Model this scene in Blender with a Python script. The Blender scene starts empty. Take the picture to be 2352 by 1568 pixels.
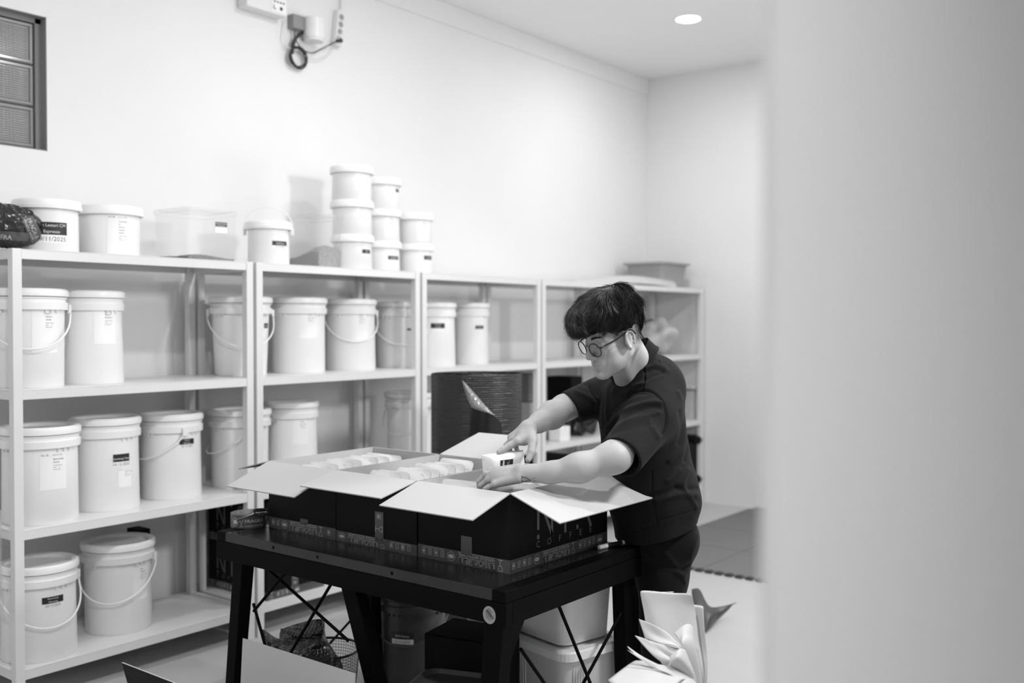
import bpy, bmesh, math, random
import numpy as np
from mathutils import Vector, Matrix
from mathutils.bvhtree import BVHTree
random.seed(7); rng = np.random.default_rng(5)
SC = bpy.context.scene
COL = SC.collection
PI = math.pi

# ------------------------------------------------------------------ camera
CAM_H = 1.51; F = 2286.7; AZ = math.radians(38.1); PITCH = math.radians(1.05)
VF = Vector((math.cos(AZ)*math.cos(PITCH), math.sin(AZ)*math.cos(PITCH), -math.sin(PITCH)))
VR = Vector((math.sin(AZ), -math.cos(AZ), 0))
VU = VR.cross(VF)
CAM = Vector((0, 0, CAM_H))
cd = bpy.data.cameras.new('camera'); co = bpy.data.objects.new('camera', cd); COL.objects.link(co)
co.location = CAM; co.rotation_euler = (PI/2-PITCH, 0, AZ-PI/2)
cd.lens = 35; cd.sensor_width = 36; cd.clip_start = .05; cd.clip_end = 60
cd.dof.use_dof = True; cd.dof.focus_distance = 3.15; cd.dof.aperture_fstop = 1.9
SC.camera = co
# ------------------------------------------------------------------ world, exposure, lights
w = bpy.data.worlds.new('world'); SC.world = w; w.use_nodes = True
w.node_tree.nodes['Background'].inputs[0].default_value = (1, 1, 1, 1)
w.node_tree.nodes['Background'].inputs[1].default_value = .3
vs = SC.view_settings
vs.view_transform = 'Standard'; vs.look = 'None'; vs.gamma = 1; vs.use_curve_mapping = False
vs.exposure = -0.40
CEIL = 3.63
def light(name, loc, energy, size, rot=(0, 0, 0), shape='DISK'):
    l = bpy.data.lights.new(name, 'AREA'); l.energy = energy; l.shape = shape; l.size = size
    o = bpy.data.objects.new(name, l); o.location = loc; o.rotation_euler = rot; COL.objects.link(o)
    return o
def aim(o, tgt):
    o.rotation_euler = (Vector(tgt)-o.location).to_track_quat('-Z', 'Y').to_euler()
# the studio lamp that throws the shelf shadows: off to the right, head height and a half
k = light('key_lamp', (3.25, .42, 2.42), 54, .30); aim(k, (3.2, 4.0, 1.2))
k = light('added_fill', (6.6, .7, 1.9), 30, 1.0); aim(k, (3.2, 4.0, 1.0))  # unseen soft area light, added to brighten the shelf fronts
DOWN = [(6.25, 3.34), (3.6, 3.0), (1.0, 3.2), (6.25, 1.2), (3.6, 1.2), (1.0, 1.3)]
DOWN_W = [19, 20, 4, 32, 40, 60]
light('added_partition_light', (.05, -.62, 2.35), 35, .2)  # added light without a real fixture, grades the near partition from bright to dark

# ------------------------------------------------------------------ pixel helpers (authoring)
def ray(px, py): return VF + VR*((px-1176)/F) - VU*((py-784)/F)
def P(px, py, D=None, X=None, Y=None, Z=None):
    r = ray(px, py)
    if D is not None: t = D
    elif X is not None: t = X/r.x
    elif Y is not None: t = Y/r.y
    else: t = (Z-CAM_H)/r.z
    return CAM + r*t
def imv(x, y, z=0.0):            # right, up, toward the camera
    return VR*x + VU*y - VF*z

# ------------------------------------------------------------------ materials
MATS = {}
def mat(name, g, rough=.5, metal=0, bump=0, scale=200, spec=.5, trans=0, var=0, vscale=3, sub=0, wave=None, emit=0, alpha=1, coat=0, sheen=0, ior=1.45):
    m = bpy.data.materials.new(name); m.use_nodes = True
    nt = m.node_tree; b = nt.nodes['Principled BSDF']
    c = (g, g, g, 1)
    b.inputs['Base Color'].default_value = c
    b.inputs['Roughness'].default_value = rough; b.inputs['Metallic'].default_value = metal
    b.inputs['Specular IOR Level'].default_value = spec; b.inputs['IOR'].default_value = ior
    b.inputs['Transmission Weight'].default_value = trans; b.inputs['Alpha'].default_value = alpha
    b.inputs['Coat Weight'].default_value = coat; b.inputs['Sheen Weight'].default_value = sheen
    if sub:
        b.inputs['Subsurface Weight'].default_value = sub
        b.inputs['Subsurface Radius'].default_value = (.01, .008, .006)
        b.inputs['Subsurface Scale'].default_value = .4
    if emit:
        b.inputs['Emission Color'].default_value = (1, 1, 1, 1); b.inputs['Emission Strength'].default_value = emit
    tc = nt.nodes.new('ShaderNodeTexCoord')
    if var:
        n = nt.nodes.new('ShaderNodeTexNoise'); n.inputs['Scale'].default_value = vscale; n.inputs['Detail'].default_value = 5
        nt.links.new(tc.outputs['Object'], n.inputs['Vector'])
        r = nt.nodes.new('ShaderNodeMapRange')
        r.inputs['From Min'].default_value = .3; r.inputs['From Max'].default_value = .7
        r.inputs['To Min'].default_value = g*(1-var); r.inputs['To Max'].default_value = g*(1+var)
        nt.links.new(n.outputs['Fac'], r.inputs['Value']); nt.links.new(r.outputs['Result'], b.inputs['Base Color'])
    if bump:
        if wave:
            n = nt.nodes.new('ShaderNodeTexWave'); n.bands_direction = wave
            n.inputs['Scale'].default_value = scale; n.inputs['Distortion'].default_value = .3
        else:
            n = nt.nodes.new('ShaderNodeTexNoise'); n.inputs['Scale'].default_value = scale; n.inputs['Detail'].default_value = 4
        nt.links.new(tc.outputs['Object'], n.inputs['Vector'])
        bp = nt.nodes.new('ShaderNodeBump'); bp.inputs['Strength'].default_value = bump; bp.inputs['Distance'].default_value = .002
        nt.links.new(n.outputs['Fac'], bp.inputs['Height']); nt.links.new(bp.outputs['Normal'], b.inputs['Normal'])
    MATS[name] = m
    return m
M_wall = mat('white painted plaster', .80, .75, bump=.25, scale=9, var=.015, vscale=1.6, spec=.25)
M_ceil = mat('white ceiling paint', .90, .8, bump=.15, scale=5, var=.01, vscale=1.5, spec=.2)
M_floor = mat('pale glossy floor', .50, .38, bump=.04, scale=14, var=.03, vscale=2)
M_part = mat('pale door lacquer', .60, .6, spec=.3)
M_rack = mat('white enamel steel', .72, .32, bump=.03, scale=40, var=.015, vscale=6)
M_pail = mat('white pail plastic', .87, .38, sub=.0, bump=.03, scale=30)
M_lid = mat('white lid plastic', .88, .33)
M_tub = mat('milky tub plastic', .86, .35)
M_darkpail = mat('grey pail plastic', .055, .38)
M_darklid = mat('grey pail lid plastic', .07, .4)
M_clear = mat('milky clear plastic', .85, .18, trans=.6, ior=1.08, alpha=.38)
M_clearbag = mat('clear film', .8, .15, trans=.3, alpha=.35)
M_bean = mat('coffee beans', .13, .6, bump=1, scale=160, var=.5, vscale=120)
M_bean2 = mat('pale green beans', .30, .6, bump=1, scale=160, var=.3, vscale=120)
M_paper = mat('label paper', .88, .45)
M_ink = mat('black ink', .02, .5)
M_grey = mat('grey ink', .12, .5)
M_faint = mat('faint ink', .45, .5)
M_white = mat('white ink', .75, .5)
M_cartonb = mat('black carton print', .0055, .6, bump=.12, scale=95, wave='X', spec=.18)
M_cartonw = mat('white carton liner', .50, .8, bump=.09, scale=85, wave='X', spec=.2)
M_cartone = mat('carton cut edge', .42, .9, bump=1, scale=300)
M_logo = mat('grey carton print', .16, .6)
M_tape = mat('grey fragile tape', .085, .28, spec=.6)
M_tapeink = mat('pale tape print', .55, .4)
M_table = mat('black table metal', .0025, .55, bump=.05, scale=60, spec=.07)
M_top = mat('dark stained wood', .007, .25, bump=.15, scale=30, var=.4, vscale=4, spec=.5)
M_edge = mat('worn wood edge', .016, .4, bump=.1, scale=50, var=.25, vscale=12)
M_steel = mat('bright steel', .5, .25, metal=1)
M_rubber = mat('black rubber', .012, .5)
M_stick = mat('silver sticker', .35, .35, metal=.4)
M_bubble = mat('black bubble film', .018, .22, spec=.6)
M_bubbleg = mat('grey bubble film inner side', .22, .2, spec=.8)
M_pouch = mat('white pouch film', .86, .38, bump=.08, scale=25)
M_kraft = mat('cream pouch paper', .56, .5, bump=.15, scale=18)
M_skin = mat('skin', .48, .5, sub=.15, bump=.12, scale=260, spec=.35)
nt_ = M_skin.node_tree; prev = None
for an_, g_ in (('lip', .36), ('fade', .05)):
    at_ = nt_.nodes.new('ShaderNodeAttribute'); at_.attribute_name = an_
    mx = nt_.nodes.new('ShaderNodeMix'); mx.data_type = 'RGBA'
    nt_.links.new(at_.outputs['Fac'], mx.inputs['Factor']); mx.inputs[7].default_value = (g_, g_, g_, 1)
    if prev is None: mx.inputs[6].default_value = (.40, .40, .40, 1)
    else: nt_.links.new(prev.outputs[2], mx.inputs[6])
    prev = mx
nt_.links.new(prev.outputs[2], nt_.nodes['Principled BSDF'].inputs['Base Color'])
M_lip = mat('lip skin', .21, .42, sub=.1, bump=.15, scale=120)
M_fade = mat('cropped hair over skin', .085, .7, bump=.5, scale=500, var=.3, vscale=200)
M_hair = mat('black hair', .006, .9, bump=.3, scale=220, spec=.05)
M_strand = mat('hair strand', .013, .45, spec=.45)
M_shirt = mat('charcoal cotton', .010, .85, bump=.3, scale=700, var=.06, vscale=14, sheen=.03, spec=.12)
M_shirtin = mat('shirt inside', .004, .95)
M_pants = mat('black cotton drill', .006, .85, bump=.3, scale=600, sheen=.05, spec=.12)
M_seam = mat('dark seam', .010, .9)
M_frame = mat('black acetate', .012, .25)
M_lens = mat('lens glass', .95, .02, trans=1, alpha=.22, ior=1.3)
M_eye = mat('eye white', .55, .2)
M_mat = mat('grey foam', .17, .85, bump=.3, scale=120)
M_mate = mat('dark foam edge', .05, .9)
M_foil = mat('black foil', .014, .22, spec=.7, bump=.4, scale=20)
M_darkbag = mat('dark grey plastic bag', .045, .35, bump=.3, scale=12)
M_grbin = mat('grey bin plastic', .33, .5, bump=.3, scale=90)
M_glassb = mat('glass block', .42, .12, trans=.25, ior=1.45)
M_cement = mat('grey grout', .27, .8, bump=.4, scale=60)
M_cable = mat('black cable', .02, .45)
M_cablew = mat('white cable', .7, .45)
M_jbox = mat('grey junction box', .27, .5)
M_socket = mat('white socket plastic', .78, .35)
M_socketd = mat('socket well', .30, .5)
M_glow = mat('lit lamp diffuser', .9, .5, emit=14)
M_silver = mat('foil pouch', .3, .25, metal=.7, bump=.6, scale=18)

# ------------------------------------------------------------------ mesh builder
class MB:
    def __init__(s): s.v = []; s.f = []; s.m = []; s.sm = []
    def add(s, vs_, fs, mi=0, smooth=False):
        o = len(s.v); s.v += [tuple(v) for v in vs_]; s.f += [tuple(i+o for i in f) for f in fs]
        s.m += [mi]*len(fs); s.sm += [smooth]*len(fs); return s
    def box(s, lo, hi, mi=0):
        x0, y0, z0 = lo; x1, y1, z1 = hi
        return s.add([(x0,y0,z0),(x1,y0,z0),(x1,y1,z0),(x0,y1,z0),(x0,y0,z1),(x1,y0,z1),(x1,y1,z1),(x0,y1,z1)],
                     [(0,3,2,1),(4,5,6,7),(0,1,5,4),(1,2,6,5),(2,3,7,6),(3,0,4,7)], mi)
    def hexa(s, b, t, mi=0):     # bottom and top loops of four
        return s.add(list(b)+list(t), [(0,3,2,1),(4,5,6,7),(0,1,5,4),(1,2,6,5),(2,3,7,6),(3,0,4,7)], mi)
    def quadslab(s, q, th, mi=0, me=None, mb=None):   # q four points, thickness along -normal; top mi, bottom mb, edge me
        q = [Vector(p) for p in q]; n = (q[1]-q[0]).cross(q[3]-q[0]).normalized()*th
        me = mi if me is None else me; mb = mi if mb is None else mb
        v = q + [p-n for p in q]
        s.add(v, [(0,1,2,3)], mi); o = len(s.v)-8
        s.f += [tuple(i+o for i in f) for f in [(7,6,5,4)]]; s.m.append(mb); s.sm.append(False)
        for f in [(0,4,5,1),(1,5,6,2),(2,6,7,3),(3,7,4,0)]:
            s.f.append(tuple(i+o for i in f)); s.m.append(me); s.sm.append(False)
        return s
    def lathe(s, prof, n=48, c=(0,0,0), mi=0, smooth=True):
        vs_ = []; fs = []
        for r, z in prof:
            for i in range(n):
                a = 2*PI*i/n; vs_.append((c[0]+r*math.cos(a), c[1]+r*math.sin(a), c[2]+z))
        for j in range(len(prof)-1):
            for i in range(n):
                k = (i+1) % n; fs.append((j*n+i, j*n+k, (j+1)*n+k, (j+1)*n+i))
        return s.add(vs_, fs, mi, smooth)
    def tube(s, pts, r, n=10, mi=0, closed=False, caps=True, flat=1.0):
        pts = [Vector(p) for p in pts]; N = len(pts)
        rr = r if hasattr(r, '__len__') else [r]*N
        vs_ = []; fs = []; up = None
        for i in range(N):
            if closed: t = pts[(i+1) % N]-pts[i-1]
            else: t = pts[min(i+1, N-1)]-pts[max(i-1, 0)]
            t = t.normalized() if t.length > 1e-9 else Vector((0,0,1))
            if up is None:
                up = Vector((0,0,1)) if abs(t.z) < .9 else Vector((1,0,0))
            up = (up - t*up.dot(t)).normalized(); sd = t.cross(up)
            for kk in range(n):
                a = 2*PI*kk/n; vs_.append(pts[i] + up*(math.cos(a)*rr[i]) + sd*(math.sin(a)*rr[i]*flat))
        M = N if closed else N-1
        for i in range(M):
            j = (i+1) % N
            for kk in range(n):
                k2 = (kk+1) % n; fs.append((i*n+kk, j*n+kk, j*n+k2, i*n+k2))
        if caps and not closed:
            fs.append(tuple(range(n))); fs.append(tuple((N-1)*n+n-1-i for i in range(n)))
        return s.add(vs_, fs, mi, True)
    def build(s, name, mats, parent=None, bevel=0, autosm=False, loc=None):
        me = bpy.data.meshes.new(name); me.from_pydata(s.v, [], s.f)
        if not isinstance(mats, (list, tuple)): mats = [mats]
        for m in mats: me.materials.append(m)
        me.polygons.foreach_set('material_index', s.m); me.polygons.foreach_set('use_smooth', s.sm)
        me.update()
        if any(s.sm): me.set_sharp_from_angle(angle=.72)
        o = bpy.data.objects.new(name, me); COL.objects.link(o)
        if parent: o.parent = parent
        if bevel:
            b = o.modifiers.new('bevel', 'BEVEL'); b.width = bevel; b.segments = 2; b.limit_method = 'ANGLE'
        return o
def bez(pts, n=8):               # Catmull-Rom through points
    p = [Vector(q) for q in pts]; p = [2*p[0]-p[1]]+p+[2*p[-1]-p[-2]]; out = []
    for i in range(1, len(p)-2):
        for kk in range(n):
            t = kk/n; a, b, c, d = p[i-1:i+3]
            out.append(.5*((2*b)+(c-a)*t+(2*a-5*b+4*c-d)*t*t+(3*b-a-3*c+d)*t*t*t))
    out.append(p[-2]); return out
def tag(o, label, cat, group=None, kind=None):
    o['label'] = label; o['category'] = cat
    if group: o['group'] = group
    if kind: o['kind'] = kind
    return o
def thing(name, label, cat, loc=(0,0,0), rz=0, group=None):
    o = bpy.data.objects.new(name, None); o.empty_display_size = .05; COL.objects.link(o)
    o.location = loc; o.rotation_euler = (0, 0, rz); return tag(o, label, cat, group)
def struct(o): o['kind'] = 'structure'; return o
def copy_tree(o, parent=None):
    c = o.copy(); COL.objects.link(c); c.parent = parent
    for ch in o.children: copy_tree(ch, c)
    return c

# ------------------------------------------------------------------ flat print: text, rectangles, lines mapped onto surfaces
_tc = {}
def text2d(s):
    if s in _tc: return _tc[s]
    cu = bpy.data.curves.new('t', 'FONT'); cu.body = s; cu.size = 1; cu.resolution_u = 3; cu.fill_mode = 'BOTH'
    o = bpy.data.objects.new('t', cu); COL.objects.link(o)
    dg = bpy.context.evaluated_depsgraph_get(); me = bpy.data.meshes.new_from_object(o.evaluated_get(dg))
    v = [(a.co.x, a.co.y) for a in me.vertices]; f = [tuple(p.vertices) for p in me.polygons]
    bpy.data.objects.remove(o); bpy.data.curves.remove(cu); bpy.data.meshes.remove(me)
    _tc[s] = (v, f); return v, f
class Ink:
    """collects 2-D print in metres and maps it with fn(u,v,eps)->Vector"""
    def __init__(s): s.v = []; s.f = []
    def text(s, t, x, y, size, w=None, align='l', rot=0, sx=1.0, bold=0):
        v, f = text2d(t)
        if not v: return s
        xs = [a[0] for a in v]; wid = max(xs)-min(xs)
        k = size; kx = size*sx if w is None else w/wid
        off = {'l': 0, 'c': .5, 'r': 1}[align]*wid*kx + min(xs)*kx
        for dx in ([0] if not bold else [0, bold]):
            o = len(s.v)
            for a, b in v:
                u, q = a*kx-off+dx, b*k
                s.v.append((x+u*math.cos(rot)-q*math.sin(rot), y+u*math.sin(rot)+q*math.cos(rot)))
            s.f += [tuple(i+o for i in g) for g in f]
        return s
    def rect(s, x0, y0, x1, y1, n=6):
        o = len(s.v)
        for i in range(n+1):
            x = x0+(x1-x0)*i/n; s.v += [(x, y0), (x, y1)]
        s.f += [(o+2*i, o+2*i+2, o+2*i+3, o+2*i+1) for i in range(n)]; return s
    def line(s, pts, w, closed=False):
        n = len(pts)
        for i in range(n if closed else n-1):
            a = Vector(pts[i]); b = Vector(pts[(i+1) % n]); d = b-a
            if d.length < 1e-9: continue
            d.normalize(); p = Vector((-d.y, d.x))*w/2; a = a-d*w/2; b = b+d*w/2; o = len(s.v)
            s.v += [tuple(a-p), tuple(b-p), tuple(b+p), tuple(a+p)]; s.f.append((o, o+1, o+2, o+3))
        return s
    def disc(s, cx, cy, rx, ry, n=24):
        o = len(s.v); s.v += [(cx+rx*math.cos(2*PI*i/n), cy+ry*math.sin(2*PI*i/n)) for i in range(n)]
        s.f.append(tuple(range(o, o+n))); return s
    def ring(s, cx, cy, rx, ry, w, n=20):
        return s.line([(cx+rx*math.cos(2*PI*i/n), cy+ry*math.sin(2*PI*i/n)) for i in range(n)], w, True)
    def flip(s, cx, cy):          # turn upside-down about a point
        s.v = [(2*cx-a, 2*cy-b) for a, b in s.v]; return s
    def build(s, name, m, fn, eps, parent):
        me = bpy.data.meshes.new(name); me.from_pydata([tuple(fn(a, b, eps)) for a, b in s.v], [], s.f)
        me.materials.append(m); o = bpy.data.objects.new(name, me); COL.objects.link(o)
        if parent: o.parent = parent
        return o
def planefn(o, u, n):             # origin, right vector, normal
    o, u, n = Vector(o), Vector(u).normalized(), Vector(n).normalized(); v = n.cross(u)
    return lambda a, b, e: o+u*a+v*b+n*e

# ================================================================== STRUCTURE
XE = 7.6; YW = 4.46; XB = -1.6; YR = -2.0
wx0, wx1, wz0, wz1 = 1.82, 2.268, 2.291, 2.895
b = MB()
b.box((XB-.1, YW, -.05), (wx0, YW+.15, CEIL+.1)); b.box((wx1, YW, -.05), (XE+.1, YW+.15, CEIL+.1))
b.box((wx0, YW, -.05), (wx1, YW+.15, wz0)); b.box((wx0, YW, wz1), (wx1, YW+.15, CEIL+.1))
struct(b.build('wall_back', M_wall))
struct(MB().box((XE, YR-.1, -.05), (XE+.1, YW, CEIL+.1)).build('wall_right', M_wall))
struct(MB().box((XB-.1, YR-.1, -.05), (XB, YW, CEIL+.1)).build('wall_left', M_wall))
struct(MB().box((XB, YR-.1, -.05), (XE, YR, CEIL+.1)).build('wall_front', M_wall))
struct(MB().box((XB, YR, -.05), (XE, YW, 0)).build('floor', M_floor))
struct(MB().box((XB, YR, CEIL), (XE, YW, CEIL+.1)).build('ceiling', M_ceil))
b = MB()                          # plaster cornice: a low step along the long wall
b.hexa([(XB, YW-.012, CEIL-.13), (XE, YW-.012, CEIL-.13), (XE, YW, CEIL-.135), (XB, YW, CEIL-.135)],
       [(XB, YW-.03, CEIL), (XE, YW-.03, CEIL), (XE, YW, CEIL), (XB, YW, CEIL)])
struct(b.build('trim_1', M_wall, bevel=.004))
# thin partition edge close to the camera
struct(MB().box((.668, .288, 0), (2.1, .298, CEIL)).build('wall_near', M_part))
# glass-block window
wnd = bpy.data.objects.new('window_1', None); wnd.location = ((wx0+wx1)/2, YW, wz0); COL.objects.link(wnd); struct(wnd)
def wl(o): o.parent = wnd; o.location = -wnd.location; return o
b = MB()
b.box((wx0, YW+.045, wz0), (wx1, YW+.12, wz0+.012)); b.box((wx0, YW+.045, wz1-.025), (wx1, YW+.12, wz1))
b.box((wx1-.03, YW+.045, wz0), (wx1, YW+.12, wz1)); b.box((wx0, YW+.045, wz0), (wx0+.012, YW+.12, wz1))
for f_ in (-.001,): b.box((wx1-.004, YW-.001, wz0), (wx1, YW+.05, wz1)); b.box((wx0, YW-.001, wz1-.004), (wx1, YW+.05, wz1)); b.box((wx0, YW-.001, wz0), (wx1, YW+.05, wz0+.004))
wl(b.build('window_frame', M_cement))
for ci in range(2):
    for ri in range(3):
        x0 = wx0+.014+ci*.203; z0 = wz0+.014+ri*.189; s_ = .184; b = MB()
        b.box((x0, YW+.06, z0), (x0+s_+.012, YW+.11, z0+s_))
        b.box((x0+.004, YW+.050, z0+.004), (x0+s_+.008, YW+.06, z0+.016)); b.box((x0+.004, YW+.050, z0+s_-.016), (x0+s_+.008, YW+.06, z0+s_-.004))
        b.box((x0+.004, YW+.050, z0+.016), (x0+.016, YW+.06, z0+s_-.016)); b.box((x0+s_-.004, YW+.050, z0+.016), (x0+s_+.008, YW+.06, z0+s_-.016))
        for q in range(14):
            zz = z0+.024+q*.0102
            b.tube([(x0+.02, YW+.058, zz), (x0+s_-.012, YW+.058, zz)], .0042, 8)
        for q in range(6):
            xx = x0+.03+q*.016
            b.tube([(xx, YW+.056, z0+.02), (xx, YW+.056, z0+s_-.02)], .0022, 6)
        wl(b.build('glass_block', M_glassb, bevel=.002))
# ceiling lamps
for i, (x, y) in enumerate(DOWN):
    nm = ['over the far shelves', 'over the middle shelf bays', 'over the left shelf bay', 'at the far right of the room', 'over the right of the packing table', 'near the doorway'][i]
    t = thing('ceiling_downlight', 'round recessed ceiling downlight, lit, '+nm, 'ceiling light', (x, y, CEIL), 0, 'recessed downlights')
    MB().lathe([(.0, -.001), (.083, -.001)], 40).build('diffuser', M_glow, t)
    MB().lathe([(.083, 0), (.083, -.004), (.097, -.004), (.1, 0)], 40).build('trim_ring', M_ceil, t)
    o = light('downlight_lamp', (0, 0, -.012), DOWN_W[i], .16); o.parent = t; o.rotation_euler = (0, 0, 0)

# ================================================================== RACKS
SZ = [1.80, 1.25, .70, .15]; RY0, RY1 = 3.894, 4.40
bays = [(1.838, 2.972), (2.990, 4.124), (4.142, 5.276), (5.294, 6.428), (6.446, 7.575)]
bayn = ['nearest the glass block window', 'second from the window, with stacked tubs on top', 'behind the black bubble wrap roll', 'behind the man', 'against the end wall']
pw = .038
def bay(x0, x1, desc):
    t = thing('shelving_bay', 'white steel four-shelf storage bay '+desc, 'shelving', (x0, RY0, 0), 0, 'white shelving bays along the back wall')
    W = x1-x0; D = RY1-RY0
    for px_, py_ in ((0, 0), (W-pw, 0), (0, D-pw), (W-pw, D-pw)):
        MB().box((px_, py_, 0), (px_+pw, py_+pw, 1.801)).build('post', M_rack, t, bevel=.003)
    for z in SZ:
        s_ = MB()
        s_.box((.001, .002, z-.004), (W-.001, D-.002, z))
        s_.box((pw, .003, z-.040), (W-pw, .014, z-.002)); s_.box((pw, D-.014, z-.040), (W-pw, D-.003, z-.002))
        s_.box((.003, pw, z-.040), (.014, D-pw, z-.002)); s_.box((W-.014, pw, z-.040), (W-.003, D-pw, z-.002))
        s_.build('shelf', M_rack, t, bevel=.002)
    return t
for (x0, x1), n in zip(bays, bayn): bay(x0, x1, n)

# ================================================================== PAILS AND TUBS
def cam_angle(x, y, dpx=0, R=.15):   # outward angle of the surface point seen dpx pixels right of the centre
    d = (Vector((x, y, 0))).dot(Vector((VF.x, VF.y, 0)))
    s_ = max(-.95, min(.95, dpx/F*d/R)); a = math.atan2(-y, -x)
    return a + math.asin(s_)
def cyl_fn(Rf, th0, z0):
    def fn(u, v, e):
        r = Rf(z0+v)+e; a = th0+u/Rf(z0+v)
        return Vector((r*math.cos(a), r*math.sin(a), z0+v))
    return fn
def label(par, Rf, th, z, w_, h_, kind, lines=()):
    fn = cyl_fn(Rf, th, z)
    if kind == 'sheet':           # big coffee sheet, codes left out
        o = Ink().rect(-w_/2, 0, w_/2, h_, 10).build('paper_label', M_paper, fn, .0008, par)
        i = Ink(); i.text('N i R', -w_*.44, h_*.88, .011*w_/.1, sx=1.1); i.text('SPECIALTY COFFEE', -w_*.05, h_*.89, .0045*w_/.1)
        y = h_*.78
        for t_, sz in lines:
            i.text(t_, -w_*.02, y, sz); y -= sz*1.35
        for t_ in ('Charge: 4.00 kg', 'Date:       /11', 'Roaster: 001'):
            i.text(t_, -w_*.02, y, .0055); y -= .0085
        i.build('lettering', M_grey, fn, .0014, o)
    elif kind == 'band':          # black strip with white name, white strip with date
        o = Ink().rect(-w_/2, 0, w_/2, h_, 8).build('paper_label', M_paper, fn, .0008, par)
        hb = h_*.60
        i = Ink().rect(-w_/2, h_-hb, w_/2, h_, 8)
        i.build('black_band', M_ink, fn, .0014, o)
        n = max(1, len(lines)-1); i = Ink(); sz = min(hb/n*.68, .0125 if w_ < .11 else .022)
        for q in range(n):
            i.text(lines[q][0], 0, h_-hb/n*(q+1)+hb/n*.28, sz, align='c')
        i.build('lettering', M_white, fn, .0020, o)
        if len(lines) > 1: Ink().text(lines[-1][0], 0, (h_-hb)*.25, (h_-hb)*.75, align='c').build('date', M_grey, fn, .0014, o)
def pail(x, y, z, Rt, Rb, H, desc, handle=None, hang=0, style='pail', labels=(), mats=None, group=None, cat='bucket', name='bucket', lidrot=0):
    mb_, ml_ = mats or (M_pail, M_lid)
    t = thing(name, desc, cat, (x, y, z), 0, group)
    Hb = H-.012
    Rf = lambda zz: Rb+(Rt-.016-Rb)*max(0, min(1, zz/Hb))
    if style == 'pail':
        c0 = Hb-.075
        prof = [(0, .004), (Rb-.006, .004), (Rb-.003, 0), (Rb, .004), (Rf(c0), c0), (Rt-.004, c0+.002), (Rt-.003, c0+.03), (Rf(c0)+.006, c0+.034),
                (Rf(c0)+.006, c0+.045), (Rt-.006, c0+.048), (Rt-.006, c0+.052), (Rf(c0)+.003, c0+.055), (Rt-.014, Hb-.006)]
        body = MB().lathe(prof, 64)
        for q in range(36):       # ribs under the collar
            a = 2*PI*q/36; r0 = Rf(c0-.01)
            if q % 9 < 3:
                ca, sa = math.cos(a), math.sin(a)
                body.box((0, 0, 0), (0, 0, 0)) if False else None
                p = Vector((ca, sa, 0)); tt = Vector((-sa, ca, 0))*.0012
                b4 = [p*r0-tt, p*(Rt-.006)-tt, p*(Rt-.006)+tt, p*r0+tt]
                body.hexa([v+Vector((0, 0, c0-.012)) for v in b4], [v+Vector((0, 0, c0+.003)) for v in b4])
        body.build('body', mb_, t)
        lid = [(0, Hb-.004), (Rt-.032, Hb-.004), (Rt-.028, Hb+.008), (Rt-.012, Hb+.012), (Rt-.002, Hb+.006), (Rt, Hb-.004), (Rt-.001, Hb-.018), (Rt-.006, Hb-.020)]
        MB().lathe(lid, 64).build('lid', ml_, t); hz = c0+.012
    else:                         # tub with deep press-on lid
        prof = [(0, .003), (Rb-.006, .003), (Rb-.003, 0), (Rb, .004), (Rf(Hb), Hb)]
        MB().lathe(prof, 64).build('body', mb_, t)
        lid = [(0, Hb+.003), (Rt-.02, Hb+.003), (Rt-.017, Hb+.011), (Rt-.008, Hb+.012), (Rt-.003, Hb+.006), (Rt-.002, Hb-.010), (Rt, Hb-.012), (Rt, Hb-.026), (Rt-.012, Hb-.028)]
        MB().lathe(lid, 64).build('lid', ml_, t); hz = Hb-.03
    if handle:
        kind, ang = handle
        ax = Vector((math.cos(ang), math.sin(ang), 0)); fw = Vector((ax.y, -ax.x, 0))   # pivots along ax, bail falls toward fw
        if kind == 'down': dirv = (fw*math.sin(.16)+Vector((0, 0, -math.cos(.16)))); L = Rt*1.12; r_ = .0035
        elif kind == 'side': dirv = (fw*math.sin(.45)+Vector((0, 0, -math.cos(.45)))); L = Rt*1.0; r_ = .0035
        else: dirv = (fw*.18+Vector((0, 0, 1))).normalized(); L = Rt*1.0; r_ = .0022
        pts = []
        for q in range(25):
            a = PI*q/24; base = ax*math.cos(a)*(Rt+.006); s_ = math.sin(a)**.75
            out = dirv*s_*L
            p = base+out
            if kind != 'up':      # keep the bail outside the wall
                need = Rt+.004; h2 = math.hypot(p.x, p.y)
                if h2 < need:
                    al = p.dot(ax); al = max(-need, min(need, al))
                    fv = math.sqrt(max(0, need*need-al*al)); p = ax*al+fw*fv+Vector((0, 0, p.z))
            pts.append(p+Vector((0, 0, hz)))
        MB().tube(pts, r_, 8).build('handle', ml_, t)
        lg = MB()
        for sgn in (-1, 1):
            p = ax*sgn*(Rt-.002); tt = fw*.012; o_ = ax*sgn*.010
            b4 = [p-tt, p+tt, p+tt+o_, p-tt+o_]
            lg.hexa([v+Vector((0, 0, hz-.022)) for v in b4], [v+Vector((0, 0, hz+.012)) for v in b4])
        lg.build('handle_lug', mb_, t)
    for (dpx, lz, lw, lh, kind, lines) in labels:
        label(t, Rf, cam_angle(x, y, dpx, Rb), lz, lw, lh, kind, lines)
    return t
def at(px, Y, Z=1.51):            # plan position under pixel column px on plane Y
    p = P(px, 784, Y=Y); return p.x, Y
G1 = 'white lidded buckets on the shelves'; G2 = 'small white lidded tubs on top of the shelving'
def L(*a): return [(s, .009) for s in a]
aR = math.atan2(VR.y, VR.x)       # pivot axis across the view
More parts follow.
